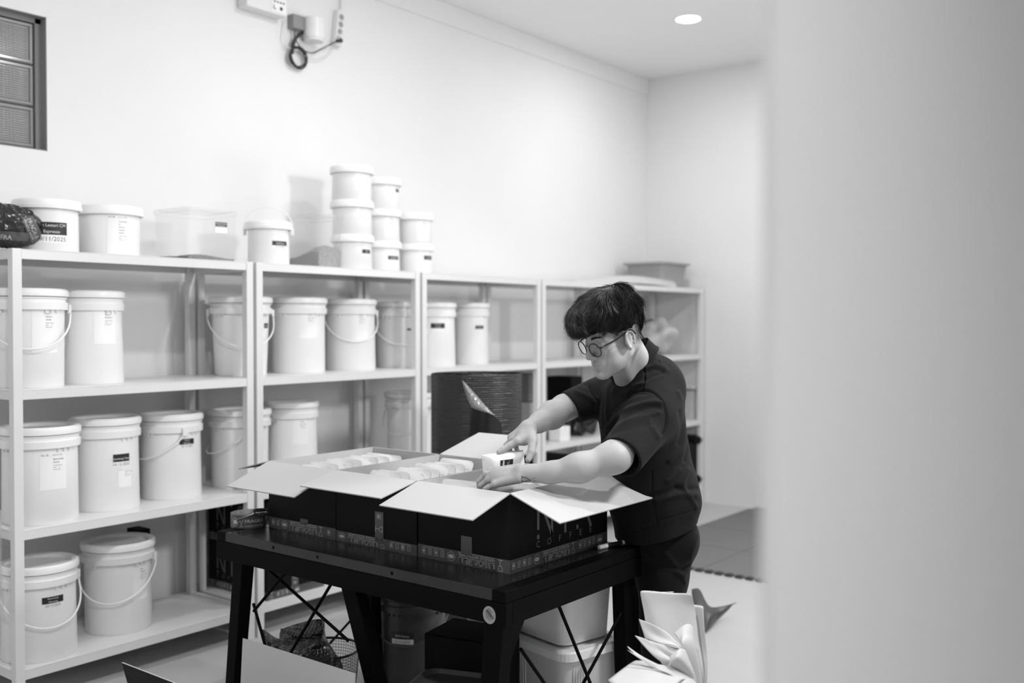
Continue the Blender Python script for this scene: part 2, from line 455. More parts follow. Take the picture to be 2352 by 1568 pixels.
# second shelf (z 1.25)
x, y = at(66, 4.07); pail(x, y, 1.25, .152, .132, .40, 'white bucket with sheet label and hanging handle at left end of upper shelf', ('down', aR+.5), labels=[(35, .14, .11, .20, 'sheet', L('Karo', 'Natural', 'Vanilla'))], group=G1)
x, y = at(208, 4.13); pail(x, y, 1.25, .142, .136, .40, 'straight white bucket with tall sheet label, second on upper left shelf', None, labels=[(33, .17, .10, .175, 'sheet', L('Karo', 'Natural', 'Blueberry'))], group=G1)
x, y = at(553, 4.16); pail(x, y, 1.25, .158, .126, .392, 'tapered white bucket behind the post between first and second bays', ('down', aR+.45), labels=[(52, .22, .045, .04, 'band', [('GAYO', 0), ('', 0)])], group=G1)
x, y = at(686, 4.16); pail(x, y, 1.25, .152, .138, .395, 'white bucket with faint sheet label, left in second bay upper shelf', None, labels=[(22, .18, .10, .17, 'sheet', L('Gayo', 'Wine'))], group=G1)
x, y = at(806, 4.17); pail(x, y, 1.25, .146, .138, .395, 'white bucket with handle across its sheet label, middle of second bay', ('down', aR+.35), labels=[(20, .17, .10, .17, 'sheet', L('Kerinci', 'Honey'))], group=G1)
x, y = at(922, 4.18); pail(x, y, 1.25, .160, .142, .385, 'white bucket cut off by the post at right of second bay', ('down', aR+.2), labels=[(22, .21, .05, .02, 'band', [('TORAJA', 0), ('', 0)])], group=G1)
x, y = at(1000, 4.10); pail(x, y, 1.25, .130, .122, .385, 'white bucket with black label left in third bay upper shelf', None, labels=[(6, .21, .085, .05, 'band', [('Wamena', 0), ('Washed', 0), ('', 0)])], group=G1)
x, y = at(1080, 4.16); pail(x, y, 1.25, .128, .118, .39, 'white bucket with thin black label, rightmost on upper shelf', None, labels=[(22, .21, .06, .035, 'band', [('Flores', 0), ('', 0)])], group=G1)
# third shelf (z .70)
x, y = at(90, 4.06); pail(x, y, .70, .158, .145, .392, 'white bucket with large sheet label on left end of middle shelf', None, labels=[(28, .14, .105, .155, 'sheet', L('Banyuwangi', 'Honey'))], group=G1)
x, y = at(240, 4.12); pail(x, y, .70, .152, .142, .400, 'white bucket with patched torn labels, second on middle left shelf', None, labels=[(35, .19, .075, .055, 'band', [('Banyuwangi Natural', 0), ('10-12-2025', 0)]), (42, .10, .065, .085, 'sheet', [])], group=G1)
x, y = at(392, 4.14); pail(x, y, .70, .146, .136, .392, 'white bucket with tilted black label, third on middle left shelf', ('side', aR-PI/2+.75), labels=[(35, .235, .075, .042, 'band', [('Kerinci', 0), ('Blueberry', 0), ('05-12-2025', 0)])], group=G1)
x, y = at(550, 4.15); pail(x, y, .70, .156, .136, .385, 'white bucket behind the post, left of the packing table', ('side', aR-PI/2+.6), group=G1)
x, y = at(668, 4.17); pail(x, y, .70, .146, .138, .40, 'white bucket with faint sheet label behind the open carton flaps', None, labels=[(22, .18, .09, .15, 'sheet', L('Solok'))], group=G1)
x, y = at(940, 4.17); pail(x, y, .70, .152, .130, .40, 'white bucket beside the black bubble wrap roll on middle shelf', ('down', aR-.4), group=G1)
# bottom shelf (z .15)
x, y = at(84, 4.06); pail(x, y, .15, .155, .145, .385, 'white bucket with black Master label on bottom shelf at left end', ('down', aR+.75), labels=[(30, .215, .085, .045, 'band', [('Banyuwangi', 0), ('Mastering', 0), ('03/12/2025', 0)])], group=G1)
x, y = at(268, 4.13); pail(x, y, .15, .158, .140, .395, 'white bucket with handle hanging in front, right on bottom shelf', ('down', aR+.15), labels=[(47, .14, .08, .17, 'sheet', L('Bali', 'Natural'))], group=G1)
# tubs on the top
x, y = at(110, 4.08); pail(x, y, 1.80, .136, .122, .215, 'white tub with black Espresso label beside the black foil bag', None, style='tub', labels=[(10, .035, .12, .085, 'band', [('Ijen Lestari CM', 0), ('Espresso', 0), ('19/11/2025', 0)])], group=G2, name='tub', cat='tub')
x, y = at(254, 4.12); pail(x, y, 1.80, .142, .124, .22, 'white tub with long sheet label, right of the Espresso tub', None, style='tub', labels=[(20, .01, .10, .175, 'sheet', L('Colombia', 'El', 'Paraiso', 'Geisha', 'Saimy'))], group=G2, name='tub', cat='tub')
x, y = at(618, 4.05); pail(x, y, 1.80, .117, .102, .215, 'white tub with wire handle raised, between the two clear boxes', ('up', aR), style='tub', labels=[(26, .08, .085, .036, 'band', [('VANILLA', 0), ('12-11-2025', 0)])], group=G2, name='tub', cat='tub')
def stack(px, Y, n, R, h, descs, labs):
    x, y = at(px, Y)
    for i in range(n):
        pail(x+rng.uniform(-.003, .003), y, 1.80+i*(h+.0005), R, R*.9, h, descs[i], None, style='tub', labels=labs[i], group=G2, name='tub', cat='tub', mats=(M_tub, M_lid))
stack(809, 4.02, 3, .119, .184, ['bottom tub of the tall left stack beside the clear box', 'middle tub of the tall left stack, with faint writing', 'topmost white tub of the tall left stack'],
      [[(33, .07, .06, .035, 'band', [('Bali', 0), ('', 0)])], [(28, .05, .06, .04, 'sheet', [])], [(28, .05, .06, .04, 'sheet', [])]])
stack(878, 4.16, 3, .116, .180, ['bottom tub of the middle stack with tilted black label', 'middle tub of the middle stack with sheet label', 'topmost tub of the middle stack of three'],
      [[(28, .06, .08, .035, 'band', [('ESPRESSO', 0), ('', 0)])], [(20, .02, .07, .13, 'sheet', L('Gayo'))], [(36, .09, .035, .03, 'band', [('DS', 0), ('', 0)])]])
stack(955, 4.14, 2, .112, .180, ['bottom tub of the short right stack with black label', 'top tub of the short right stack with sheet label'],
      [[(30, .07, .07, .04, 'band', [('HOUSE', 0), ('', 0)])], [(18, .02, .07, .13, 'sheet', L('Sunda'))]])
# clear boxes
def clear_box(x, y, sx, sy, h, rz, desc, bean, heap, lab=True):
    t = thing('clear_storage_box', desc, 'storage box', (x, y, 1.80), rz, 'clear lidded boxes on top of the shelving')
    def rr(w_, d_, r, z, n=5):
        out = []
        for cx, cy, a0 in ((w_/2-r, d_/2-r, 0), (-w_/2+r, d_/2-r, PI/2), (-w_/2+r, -d_/2+r, PI), (w_/2-r, -d_/2+r, 1.5*PI)):
            for q in range(n): a = a0+PI/2*q/(n-1); out.append((cx+r*math.cos(a), cy+r*math.sin(a), z))
        return out
    def loft(loops, cap0=True, cap1=False):
        m = MB(); n = len(loops[0]); vs_ = [p for l in loops for p in l]; fs = []
        for j in range(len(loops)-1):
            for i in range(n): k2 = (i+1) % n; fs.append((j*n+i, j*n+k2, (j+1)*n+k2, (j+1)*n+i))
        if cap0: fs.append(tuple(range(n))[::-1])
        if cap1: fs.append(tuple(range((len(loops)-1)*n, len(loops)*n)))
        m.add(vs_, fs, 0, False); return m
    loft([rr(sx*.94, sy*.94, .02, .002), rr(sx*.97, sy*.97, .022, h*.5), rr(sx, sy, .025, h-.016)]).build('body', M_clear, t)
    loft([rr(sx+.008, sy+.008, .027, h-.022), rr(sx+.014, sy+.014, .027, h-.006), rr(sx+.008, sy+.008, .025, h), rr(sx-.03, sy-.03, .02, h), rr(sx-.034, sy-.034, .02, h-.006)], False, True).build('lid', M_clear, t)
    m = MB(); n = 26; vs_ = []; fs = []
    for j in range(n):
        for i in range(n):
            u, v = i/(n-1), j/(n-1); xx, yy = (u-.5)*sx*.9, (v-.5)*sy*.9
            vs_.append((xx, yy, .005+heap(u, v)+rng.uniform(0, .004)))
    o = len(vs_)
    vs_ += [(-.45*sx, -.45*sy, .004), (.45*sx, -.45*sy, .004), (.45*sx, .45*sy, .004), (-.45*sx, .45*sy, .004)]
    for j in range(n-1):
        for i in range(n-1): fs.append((j*n+i, j*n+i+1, (j+1)*n+i+1, (j+1)*n+i))
    fs.append((o,)+tuple(range(0, n))[::1]+(o+1,)) if False else None
    for e_, c0, c1 in ((list(range(n)), o, o+1), ([j*n+n-1 for j in range(n)], o+1, o+2), ([(n-1)*n+i for i in range(n)][::-1], o+2, o+3), ([j*n for j in range(n)][::-1], o+3, o)):
        fs.append(tuple(e_[::-1])+(c0, c1))
    be = m.add(vs_, fs, 0, True).build('beans', bean, t); be['kind'] = 'stuff'
    if lab:
        fn = planefn((sx*.03, -sy/2, h*.55), (1, 0, 0), (0, -1, 0))
        o_ = Ink().rect(0, 0, .065, .05, 2).build('paper_label', M_paper, fn, .003, t)
        Ink().rect(0, .028, .065, .05, 2).build('black_band', M_grey, fn, .004, o_)
        Ink().text('Papua Wamena', .0325, .040, .009, align='c').text('Espresso', .0325, .030, .009, align='c').build('lettering', M_white, fn, .005, o_)
    return t
clear_box(2.79, 4.09, .275, .28, .24, 0, 'clear box with a thin layer of beans and a small black label', M_bean, lambda u, v: .012+.006*math.sin(5*u)+.003*math.sin(9*v))
clear_box(3.56, 4.12, .205, .27, .285, 0, 'taller clear box with a heap of pale beans, left of the tub stacks', M_bean2, lambda u, v: .045+.07*math.exp(-((u-.45)/.5)**2-((v-.2)/.5)**2), False)

# ================================================================== TAPE PRINT
def tape_ink(Ltot, h, seed=0, flip=True):
    """repeating FRAGILE pattern along a strip Ltot long and h high"""
    i = Ink(); u = -seed; per = .36; s_ = h
    while u < Ltot:
        def ok(a, b): return a >= .004 and b <= Ltot-.004
        if ok(u, u+.036): i.ring(u+.018, s_*.5, .016, s_*.33, .0015); i.disc(u+.018, s_*.5, .012, s_*.16)
        for q in range(4):
            c = u+.055+q*.027
            if ok(c-.01, c+.01):
                i.line([(c-.007, s_*.25), (c+.007, s_*.25), (c+.007, s_*.68), (c-.007, s_*.68)], .0013, True)
                if q % 2: i.disc(c, s_*.45, .004, .005, 10)
                else: i.ring(c, s_*.47, .003, s_*.12, .0012, 10)
        if ok(u+.045, u+.15): i.text('BARANG MUDAH PECAH/BOCOR', u+.048, s_*.08, .005, w=.09)
        if ok(u+.165, u+.19):
            c = u+.178
            i.line([(c-.009, s_*.9), (c+.009, s_*.9)], .0015).line([(c-.009, s_*.9), (c-.006, s_*.58), (c, s_*.5), (c+.006, s_*.58), (c+.009, s_*.9)], .0015)
            i.line([(c, s_*.5), (c, s_*.1)], .0018).line([(c-.009, s_*.1), (c+.009, s_*.1)], .002)
        if ok(u+.2, u+.35):
            i.text('FRAGILE', u+.2, s_*.52, s_*.55, w=.145, bold=.002)
            i.text('HANDLE WITH CARE', u+.2, s_*.14, s_*.30, w=.145)
            i.line([(u+.2, s_*.45), (u+.345, s_*.45)], .0012).line([(u+.2, s_*.07), (u+.345, s_*.07)], .0012)
        u += per
    if flip: i.flip(Ltot/2, h/2)
    return i
def tape_strip(par, o, u, n, Ltot, h, seed=0, flip=True):
    fn = planefn(o, u, n); off = 0
    tb = MB(); v = Vector(n).cross(Vector(u).normalized()); O = Vector(o)+Vector(n)*.0006
    uu = Vector(u).normalized()*Ltot; vv = v*h
    t = MB().quadslab([O, O+uu, O+uu+vv, O+vv], .0004).build('tape', M_tape, par)
    tape_ink(Ltot, h, seed, flip).build('lettering', M_tapeink, fn, .0011, t)
    return t

# ================================================================== PACKING TABLE
TZ = .75; tx0, tx1, ty0, ty1 = 2.192, 2.935, 1.742, 3.092
t = thing('packing_table', 'black wood and metal packing table holding the open cartons', 'table', ((tx0+tx1)/2, (ty0+ty1)/2, 0))
def TL(m, name, mt, bevel=0):
    o = m.build(name, mt, t, bevel=bevel); o.location = -t.location; return o
m = MB(); pls = 5; wpl = (tx1-tx0-.012)/pls
for q in range(pls): m.box((tx0+.006+q*wpl+.0006, ty0+.05, TZ-.026), (tx0+.006+(q+1)*wpl-.0006, ty1-.05, TZ))
TL(m, 'table_top', M_top, .0015)
TL(MB().box((tx0, ty0+.05, TZ-.033), (tx0+.012, ty1-.05, TZ-.0005)), 'edge_board', M_edge, .0015)
for a, bb in ((ty0, ty0+.05), (ty1-.05, ty1)):
    TL(MB().box((tx0-.001, a, TZ-.033), (tx1, bb, TZ+.0005)), 'end_board', M_table, .002)
m = MB(); z0, z1 = TZ-.10, TZ-.034
m.box((tx0-.002, ty0-.002, z0), (tx0+.03, ty1+.002, z1)); m.box((tx1-.03, ty0-.002, z0), (tx1+.002, ty1+.002, z1))
m.box((tx0+.03, ty0-.002, z0), (tx1-.03, ty0+.03, z1)); m.box((tx0+.03, ty1-.03, z0), (tx1-.03, ty1+.002, z1))
m.box((tx0+.03, ty0+.03, z1-.012), (tx1-.03, ty1-.03, z1))
TL(m, 'frame', M_table, .002)
for q in range(3):
    c = P([628, 729, 900][q], 1250, X=tx0); c.z = TZ-.016
    TL(MB().tube([(tx0-.0008, c.y, c.z), (tx0+.001, c.y, c.z)], .006, 16), 'plug', M_table)
def leg(tc, ts, bc, bs, name='leg'):
    f_ = lambda c, s_, z: [(c[0]-s_[0]/2, c[1]-s_[1]/2, z), (c[0]+s_[0]/2, c[1]-s_[1]/2, z), (c[0]+s_[0]/2, c[1]+s_[1]/2, z), (c[0]-s_[0]/2, c[1]+s_[1]/2, z)]
    TL(MB().hexa(f_(bc, bs, 0), f_(tc, ts, z0+.002)), name, M_table, .003)
leg((2.235, 2.99), (.055, .055), (2.222, 3.055), (.045, .05))
leg((2.24, 2.42), (.05, .07), (2.25, 2.20), (.045, .05), 'brace_leg')
leg((2.222, 1.79), (.055, .07), (2.215, 1.84), (.05, .05))
leg((2.31, 1.80), (.055, .05), (2.31, 2.05), (.05, .04), 'brace_leg')
leg((2.895, 3.03), (.055, .06), (2.93, 3.03), (.05, .05))
leg((2.895, 1.79), (.065, .05), (2.93, 1.79), (.055, .05))
def rod(a, b_): TL(MB().tube([a, b_], .0055, 10), 'cross_rod', M_table)
rod(P(608, 1300, X=2.25), P(800, 1471, X=2.25)); rod(P(764, 1335, X=2.27), P(640, 1545, X=2.27))
rod(P(660, 1310, X=2.23), P(583, 1403, X=2.23)); rod(P(843, 1383, X=2.85), P(700, 1541, X=2.80)); rod(P(582, 1385, X=2.26), P(628, 1550, X=2.26))
rod(P(1277, 1375, Y=1.768), P(1385, 1640, Y=1.768)); rod(P(1428, 1404, Y=1.780), P(1312, 1620, Y=1.780)); rod(P(1196, 1490, Y=1.79), P(1272, 1600, Y=1.79))
# inspection sticker on the frame
c = P(1124, 1412, X=tx0-.002); fn = planefn((tx0-.002, c.y, c.z), (0, -1, 0), (-1, 0, 0))
o = Ink().disc(0, 0, .0235, .0255, 32).build('sticker', M_stick, fn, .0006, None); o.parent = t; o.location = -t.location
i = Ink().text('QC', 0, .008, .013, align='c', rot=-.6).text('PASSED', .0, -.001, .0105, align='c', rot=-.6, sx=.95, bold=.0006).line([(-.014, .004), (.010, -.012)], .001).text('2.5mm', -.006, -.011, .007, align='c', rot=-.6)
lo = i.build('lettering', M_ink, fn, .0012, o)

# ================================================================== CARTONS
TH = .0045
def carton(name, desc, x0, x1, y0, y1, z0_, h, flaps, group=None, closed=False, rz=0):
    """flaps: list of (side, length, drop) side in -x,+x,-y,+y ; drop = height change at the tip"""
    cx, cy = (x0+x1)/2, (y0+y1)/2
    t = thing(name, desc, 'carton', (cx, cy, z0_), rz, group)
    X, Y = (x1-x0)/2, (y1-y0)/2; m = MB()
    zt = h
    for (a, c_, n) in (((-X, -Y), (X, -Y), (0, 1)), ((X, -Y), (X, Y), (-1, 0)), ((X, Y), (-X, Y), (0, -1)), ((-X, Y), (-X, -Y), (1, 0))):
        ox, oy = n[0]*TH, n[1]*TH
        v = [(a[0], a[1], 0), (c_[0], c_[1], 0), (c_[0], c_[1], zt), (a[0], a[1], zt), (a[0]+ox, a[1]+oy, 0), (c_[0]+ox, c_[1]+oy, 0), (c_[0]+ox, c_[1]+oy, zt), (a[0]+ox, a[1]+oy, zt)]
        m.add(v, [(0, 1, 2, 3)], 0); o = len(m.v)-8
        for f_, mi in (((5, 4, 7, 6), 1), ((3, 2, 6, 7), 2)): m.f.append(tuple(i_+o for i_ in f_)); m.m.append(mi); m.sm.append(False)
    m.box((-X, -Y, 0), (X, Y, .004), 1)
    if closed: m.box((-X, -Y, zt-.004), (X, Y, zt), 0)
    m.build('body', [M_cartonb, M_cartonw, M_cartone], t)
    for side, ln, drop, *cut in flaps:
        cutk = cut[0] if cut else 0
        z = zt+.001
        if side == '-x': q = [(-X, Y, z), (-X, -Y, z), (-X-ln, -Y+cutk, z+drop), (-X-ln, Y-cutk, z+drop)]
        if side == '+x': q = [(X, -Y, z), (X, Y, z), (X+ln, Y-cutk, z+drop), (X+ln, -Y+cutk, z+drop)]
        if side == '-y': q = [(-X, -Y, z), (X, -Y, z), (X-cutk, -Y-ln, z+drop), (-X+cutk, -Y-ln, z+drop)]
        if side == '+y': q = [(X, Y, z), (-X, Y, z), (-X+cutk, Y+ln, z+drop), (X-cutk, Y+ln, z+drop)]
        q = [Vector(p) for p in q]
        nrm = (q[1]-q[0]).cross(q[3]-q[0])
        if nrm.z < 0: q = [q[1], q[0], q[3], q[2]]
        MB().quadslab(q, .0038, 0, 1, 2).build('flap', [M_cartonw, M_cartone, M_cartonb], t)
    return t, X, Y
def logo(par, fn, s_=1.0, full=True):
    i = Ink()
    W_ = .0095*s_
    def zz(*p): return [(a*s_, (b-.043)*s_) for a, b in p]
    i.line(zz((0, .066), (0, .150)), W_).line(zz((0, .150), (.059, .040)), W_).line(zz((.059, .040), (.059, .150)), W_)
    i.line(zz((0, .0425), (0, .0440)), W_)
    i.line(zz((.118, .040), (.118, .112)), W_).line(zz((.118, .146), (.118, .148)), W_)
    i.line(zz((.1735, .0405), (.1735, .042)), W_)
    i.line(zz((.1735, .082), (.1735, .150), (.206, .150), (.223, .142), (.227, .126), (.223, .110), (.206, .102), (.1735, .102)), W_).line(zz((.203, .102), (.236, .038)), W_)
    for q, ch in enumerate('COFFEE'): i.text(ch, q*.0472*s_, -.026*s_, .0235*s_, align='c')
    return i.build('logo', M_logo, fn, .0006, par)
BH = .246
# A left
tA, X, Y = carton('carton', 'open black carton farthest left on the table, by the tape roll', 2.355, 2.892, 2.631, 3.000, TZ, BH, [('-x', .185, -.070), ('+y', .185, -.045), ('+x', .10, -.16)], 'open black coffee cartons on the table')
tape_strip(tA, (-X, Y, 0), (0, -1, 0), (-1, 0, 0), 2*Y, .040, .10)
v = tape_strip(tA, (-X-.0005, -.02+.025, .036), (0, -1, 0), (-1, 0, 0), .042, .018, .30); v.name = 'tape_tab'
# B middle
tB, X, Y = carton('carton', 'open black carton in the middle of the three on the table', 2.355, 2.892, 2.2415, 2.628, TZ, BH, [('-x', .163, -.034), ('+x', .185, .072, .045)], 'open black coffee cartons on the table')
tape_strip(tB, (-X, Y, 0), (0, -1, 0), (-1, 0, 0), 2*Y, .036, .02)
v = tape_strip(tB, (-X-.0005, .0, .125), (0, 0, -1), (-1, 0, 0), .105, .040, .12, False); v.name = 'tape_tab'
tape_strip(tB, (-X, -Y, 0), (1, 0, 0), (0, -1, 0), .12, .036, .2)
MB().box((-.262, -Y-.006, .06), (-.250, -Y-.002, .20)).build('tape_end', M_cartone, tB)
# C right
tC, X, Y = carton('carton', 'open black carton nearest the man, with the COFFEE logo', 2.358, 2.900, 1.856, 2.238, TZ, BH, [('-x', .176, -.054), ('-y', .185, -.068), ('+x', .12, -.12)], 'open black coffee cartons on the table')
tape_strip(tC, (-X, Y, 0), (0, -1, 0), (-1, 0, 0), 2*Y, .042, .14)
tape_strip(tC, (-X, -Y, 0), (1, 0, 0), (0, -1, 0), 2*X, .042, .33)
v = tape_strip(tC, (-X-.0006, .005, .093), (0, 0, -1), (-1, 0, 0), .06, .045, .0, False); v.name = 'tape_tab'
p0 = P(1236, 1236, Y=1.856); p0 = Vector((p0.x-2.629, -Y, p0.z-TZ+.004))
s_ = (P(1356, 1210, Y=1.856).x-P(1236, 1245, Y=1.856).x)/(5*.0472)
logo(tC, planefn(p0, (1, 0, 0), (0, -1, 0)), s_)
# crease of the carton corner where the liner shows
# cartons on the lower shelf of the second bay
def shelf_carton(zb, desc):
    tt, X, Y = carton('carton', desc, 3.075, 3.44, 3.935, 4.440-.03, zb, .243, [], 'closed black cartons on the bottom shelf', True)
    logo(tt, planefn((-X, .16, .085), (0, -1, 0), (-1, 0, 0)), 1.0)
    tape_strip(tt, (-X, Y, 0), (0, -1, 0), (-1, 0, 0), 2*Y, .04, .1)
    tape_strip(tt, (-X, -Y, 0), (1, 0, 0), (0, -1, 0), 2*X, .04, .2)
    v = tape_strip(tt, (-.03, -Y-.0004, .14), (0, 0, -1), (0, -1, 0), .10, .045, .0, False); v.name = 'tape_tab'
    return tt
shelf_carton(.15, 'closed black logo carton on bottom shelf, lower one behind the table end')
shelf_carton(.15+.246, 'closed black logo carton stacked on another, behind the tape roll')
b_, X, Y = carton('carton', 'small black carton at the back of the bottom left shelf', 2.575, 2.635, 4.24, 4.34, .15, .39, [], None, True)
# carton on the floor in front of the table
tF, X, Y = carton('carton', 'open carton on the floor in front of the table, flaps raised', 1.69, 2.055, 2.225, 2.775, 0, .262, [('-x', .060, .222), ('+x', .012, .185)], None)

# wire-mesh waste basket with bubble wrap under the table
wb = thing('waste_basket', 'black wire mesh waste basket under the left of the table', 'waste basket', (2.47, 2.82, 0))
m = MB()
for rr_, zz in ((.095, .006), (.128, .30)):
    m.tube([(rr_*math.cos(2*PI*q/40), rr_*math.sin(2*PI*q/40), zz) for q in range(40)], .005, 8, closed=True)
m.build('rim', M_cable, wb)
m = MB(); nA, nZ = 72, 26
def bpnt(i, j): a = 2*PI*i/nA; r_ = .095+.033*j/nZ; return Vector((r_*math.cos(a), r_*math.sin(a), .006+.294*j/nZ))
for i in range(nA):
    m.tube([bpnt(i, 0), bpnt(i, nZ)], .0009, 4, caps=False)
for j in range(1, nZ): m.tube([bpnt(i, j) for i in range(nA)], .0009, 4, closed=True)
m.lathe([(0, .004), (.095, .004)], 32)
mm = m.build('mesh_side', M_cable, wb)
def bubble_sheet(name, desc, grid, parent=None, mt=None):
    """grid: rows of 3-D points; adds bubbles by displacing a fine lattice"""
    rows = [bez(r, 10) for r in grid]; cols = list(zip(*rows)); cols = [bez(c, 10) for c in cols]
    nu, nv = len(cols), len(cols[0]); v = [p for c in cols for p in c]
    f = [(i*nv+j, i*nv+j+1, (i+1)*nv+j+1, (i+1)*nv+j) for i in range(nu-1) for j in range(nv-1)]
    me = bpy.data.meshes.new(name); me.from_pydata([tuple(p) for p in v], [], f); me.materials.append(mt or M_bubble)
    for p in me.polygons: p.use_smooth = True
    o = bpy.data.objects.new(name, me); COL.objects.link(o)
    s_ = o.modifiers.new('s', 'SUBSURF'); s_.levels = s_.render_levels = 1
    so = o.modifiers.new('so', 'SOLIDIFY'); so.thickness = .003
    if parent: o.parent = parent
    return o
def bubble_mat(name, g, sc=72, rough=.22):
    m_ = mat(name, g, rough, spec=.8); nt = m_.node_tree; bs = nt.nodes['Principled BSDF']
    tc = nt.nodes.new('ShaderNodeTexCoord'); vo = nt.nodes.new('ShaderNodeTexVoronoi'); vo.inputs['Scale'].default_value = sc; vo.inputs['Randomness'].default_value = .25
    nt.links.new(tc.outputs['Object'], vo.inputs['Vector'])
    mr = nt.nodes.new('ShaderNodeMapRange'); mr.inputs['From Max'].default_value = .55; mr.inputs['To Min'].default_value = 1; mr.inputs['To Max'].default_value = 0
    nt.links.new(vo.outputs['Distance'], mr.inputs['Value'])
    bp = nt.nodes.new('ShaderNodeBump'); bp.inputs['Distance'].default_value = .006; bp.inputs['Strength'].default_value = .9
    nt.links.new(mr.outputs['Result'], bp.inputs['Height']); nt.links.new(bp.outputs['Normal'], bs.inputs['Normal']); return m_
M_bub = bubble_mat('bubble wrap film', .024, 62); M_bub2 = bubble_mat('bubble wrap inner side', .30, 90, .15)
M_roll = mat('black bubble film on roll', .022, .25, spec=.6)
def PX(px, py, D): return P(px, py, D=D)
o = bubble_sheet('bubble_wrap', '', [
    [PX(602, 1445, 3.62), PX(612, 1485, 3.55), PX(608, 1520, 3.6), PX(640, 1560, 3.7)],
    [PX(640, 1468, 3.72), PX(655, 1488, 3.58), PX(660, 1515, 3.52), PX(670, 1570, 3.6)],
    [PX(652, 1444, 3.78), PX(700, 1478, 3.62), PX(705, 1500, 3.5), PX(715, 1570, 3.58)],
    [PX(735, 1422, 3.72), PX(738, 1455, 3.66), PX(752, 1490, 3.56), PX(765, 1570, 3.62)],
    [PX(744, 1448, 3.80), PX(752, 1478, 3.74), PX(782, 1520, 3.66), PX(790, 1565, 3.7)]], mt=M_bub)
tag(o, 'crumpled black bubble wrap stuffed in the mesh waste basket', 'bubble wrap')
o = bubble_sheet('bubble_wrap', '', [
    [PX(644, 1444, 3.74), PX(650, 1458, 3.72), PX(655, 1470, 3.70)],
    [PX(695, 1440, 3.70), PX(700, 1458, 3.66), PX(700, 1478, 3.66)],
    [PX(738, 1424, 3.66), PX(742, 1450, 3.64), PX(735, 1474, 3.68)]], mt=M_bub)
tag(o, 'curled upright strip of black bubble wrap on top of the basket', 'bubble wrap')
# ---- bubble wrap roll behind the table
rc = P(1094, 860, D=4.95); R0 = .222
rl = thing('bubble_wrap_roll', 'tall roll of black bubble wrap standing behind the table', 'bubble wrap roll', (rc.x, rc.y, 0))
n = 440; nz = 420; HR = 1.262
A_ = np.arange(n)*2*PI/n; Z_ = np.arange(nz+1)*HR/nz; AA, ZZ = np.meshgrid(A_, Z_)
bw = 2*PI*R0/112; bh = bw*.866; U_ = AA*R0; best_ = np.full(AA.shape, 9.0)
row = np.floor(ZZ/bh)
for dr in (-1, 0, 1):
    rr_ = row+dr; off = np.where(np.mod(rr_, 2) == 0, 0, .5)*bw; cz_ = (rr_+.5)*bh; cu_ = (np.floor((U_-off)/bw)+.5)*bw+off
    best_ = np.minimum(best_, np.hypot(U_-cu_, ZZ-cz_))
RR = R0+.0012*np.sin(3*AA+ZZ*4)+.0010*np.sin(11*AA)+.0034*np.sqrt(np.clip(1-(best_/(bw*.44))**2, 0, 1))
V_ = np.stack([RR*np.cos(AA), RR*np.sin(AA), ZZ], -1).reshape(-1, 3)
I_, J_ = np.meshgrid(np.arange(n), np.arange(nz)); K_ = (I_+1) % n
Fq = np.stack([J_*n+I_, J_*n+K_, (J_+1)*n+K_, (J_+1)*n+I_], -1).reshape(-1, 4)
m = MB(); m.add([tuple(v) for v in V_.tolist()], [tuple(f) for f in Fq.tolist()], 0, True)
m.lathe([(R0-.02, .002), (.04, .002)], 48)
rb_ = m.build('roll', M_roll, rl); rb_.data.polygons.foreach_set('use_smooth', [True]*len(rb_.data.polygons))
m = MB(); pts = []
for q in range(900):
    a = q*.12; r_ = .045+(R0-.047)*q/900; pts.append((r_*math.cos(a), r_*math.sin(a)))
sp = MB(); vv = []
for q, (x_, y_) in enumerate(pts): vv += [(x_, y_, HR-.02), (x_, y_, HR-.001+.002*math.sin(q*.7))]
sp.add(vv, [(2*q, 2*q+2, 2*q+3, 2*q+1) for q in range(899)], 0, True)
sp.lathe([(0, HR-.012), (R0-.004, HR-.012)], 48)
sp.build('wound_layers', M_bub, rl)
# torn flap showing the pale inner side
def rp(px, py, e):
    r_ = ray(px, py); o_ = CAM-Vector((rc.x, rc.y, 0)); A = r_.x**2+r_.y**2; B_ = 2*(o_.x*r_.x+o_.y*r_.y); C_ = o_.x**2+o_.y**2-(R0+e)**2
    t_ = (-B_-math.sqrt(max(0, B_*B_-4*A*C_)))/(2*A); return o_+r_*t_
top = [(1061, 872), (1075, 886), (1092, 905), (1110, 926), (1124, 942), (1138, 955)]
bot = [(1061, 872), (1067, 896), (1076, 922), (1084, 936), (1102, 944), (1138, 955)]
m = MB(); vv = []; NQ = 5
for (a0, b0), (a1, b1) in zip(top, bot):
    for q in range(NQ): tq = q/(NQ-1); vv.append(rp(a0+(a1-a0)*tq, b0+(b1-b0)*tq, .006+.012*math.sin(PI*tq)))
m.add(vv, [(i*NQ+j, i*NQ+j+1, (i+1)*NQ+j+1, (i+1)*NQ+j) for i in range(len(top)-1) for j in range(NQ-1)], 0, True)
m.build('folded_corner', M_bub2, rl)
top = [(1084, 938), (1100, 945), (1122, 949), (1140, 958), (1152, 975)]
bot = [(1076, 1040), (1100, 1050), (1120, 1055), (1138, 1060), (1156, 1050)]
m = MB(); vv = []
for (a0, b0), (a1, b1) in zip(top, bot):
    for q in range(NQ): tq = q/(NQ-1); vv.append(rp(a0+(a1-a0)*tq, b0+(b1-b0)*tq, .010-.004*tq))
m.add(vv, [(i*NQ+j, i*NQ+j+1, (i+1)*NQ+j+1, (i+1)*NQ+j) for i in range(len(top)-1) for j in range(NQ-1)], 0, True)
m.build('loose_end', M_foil, rl)

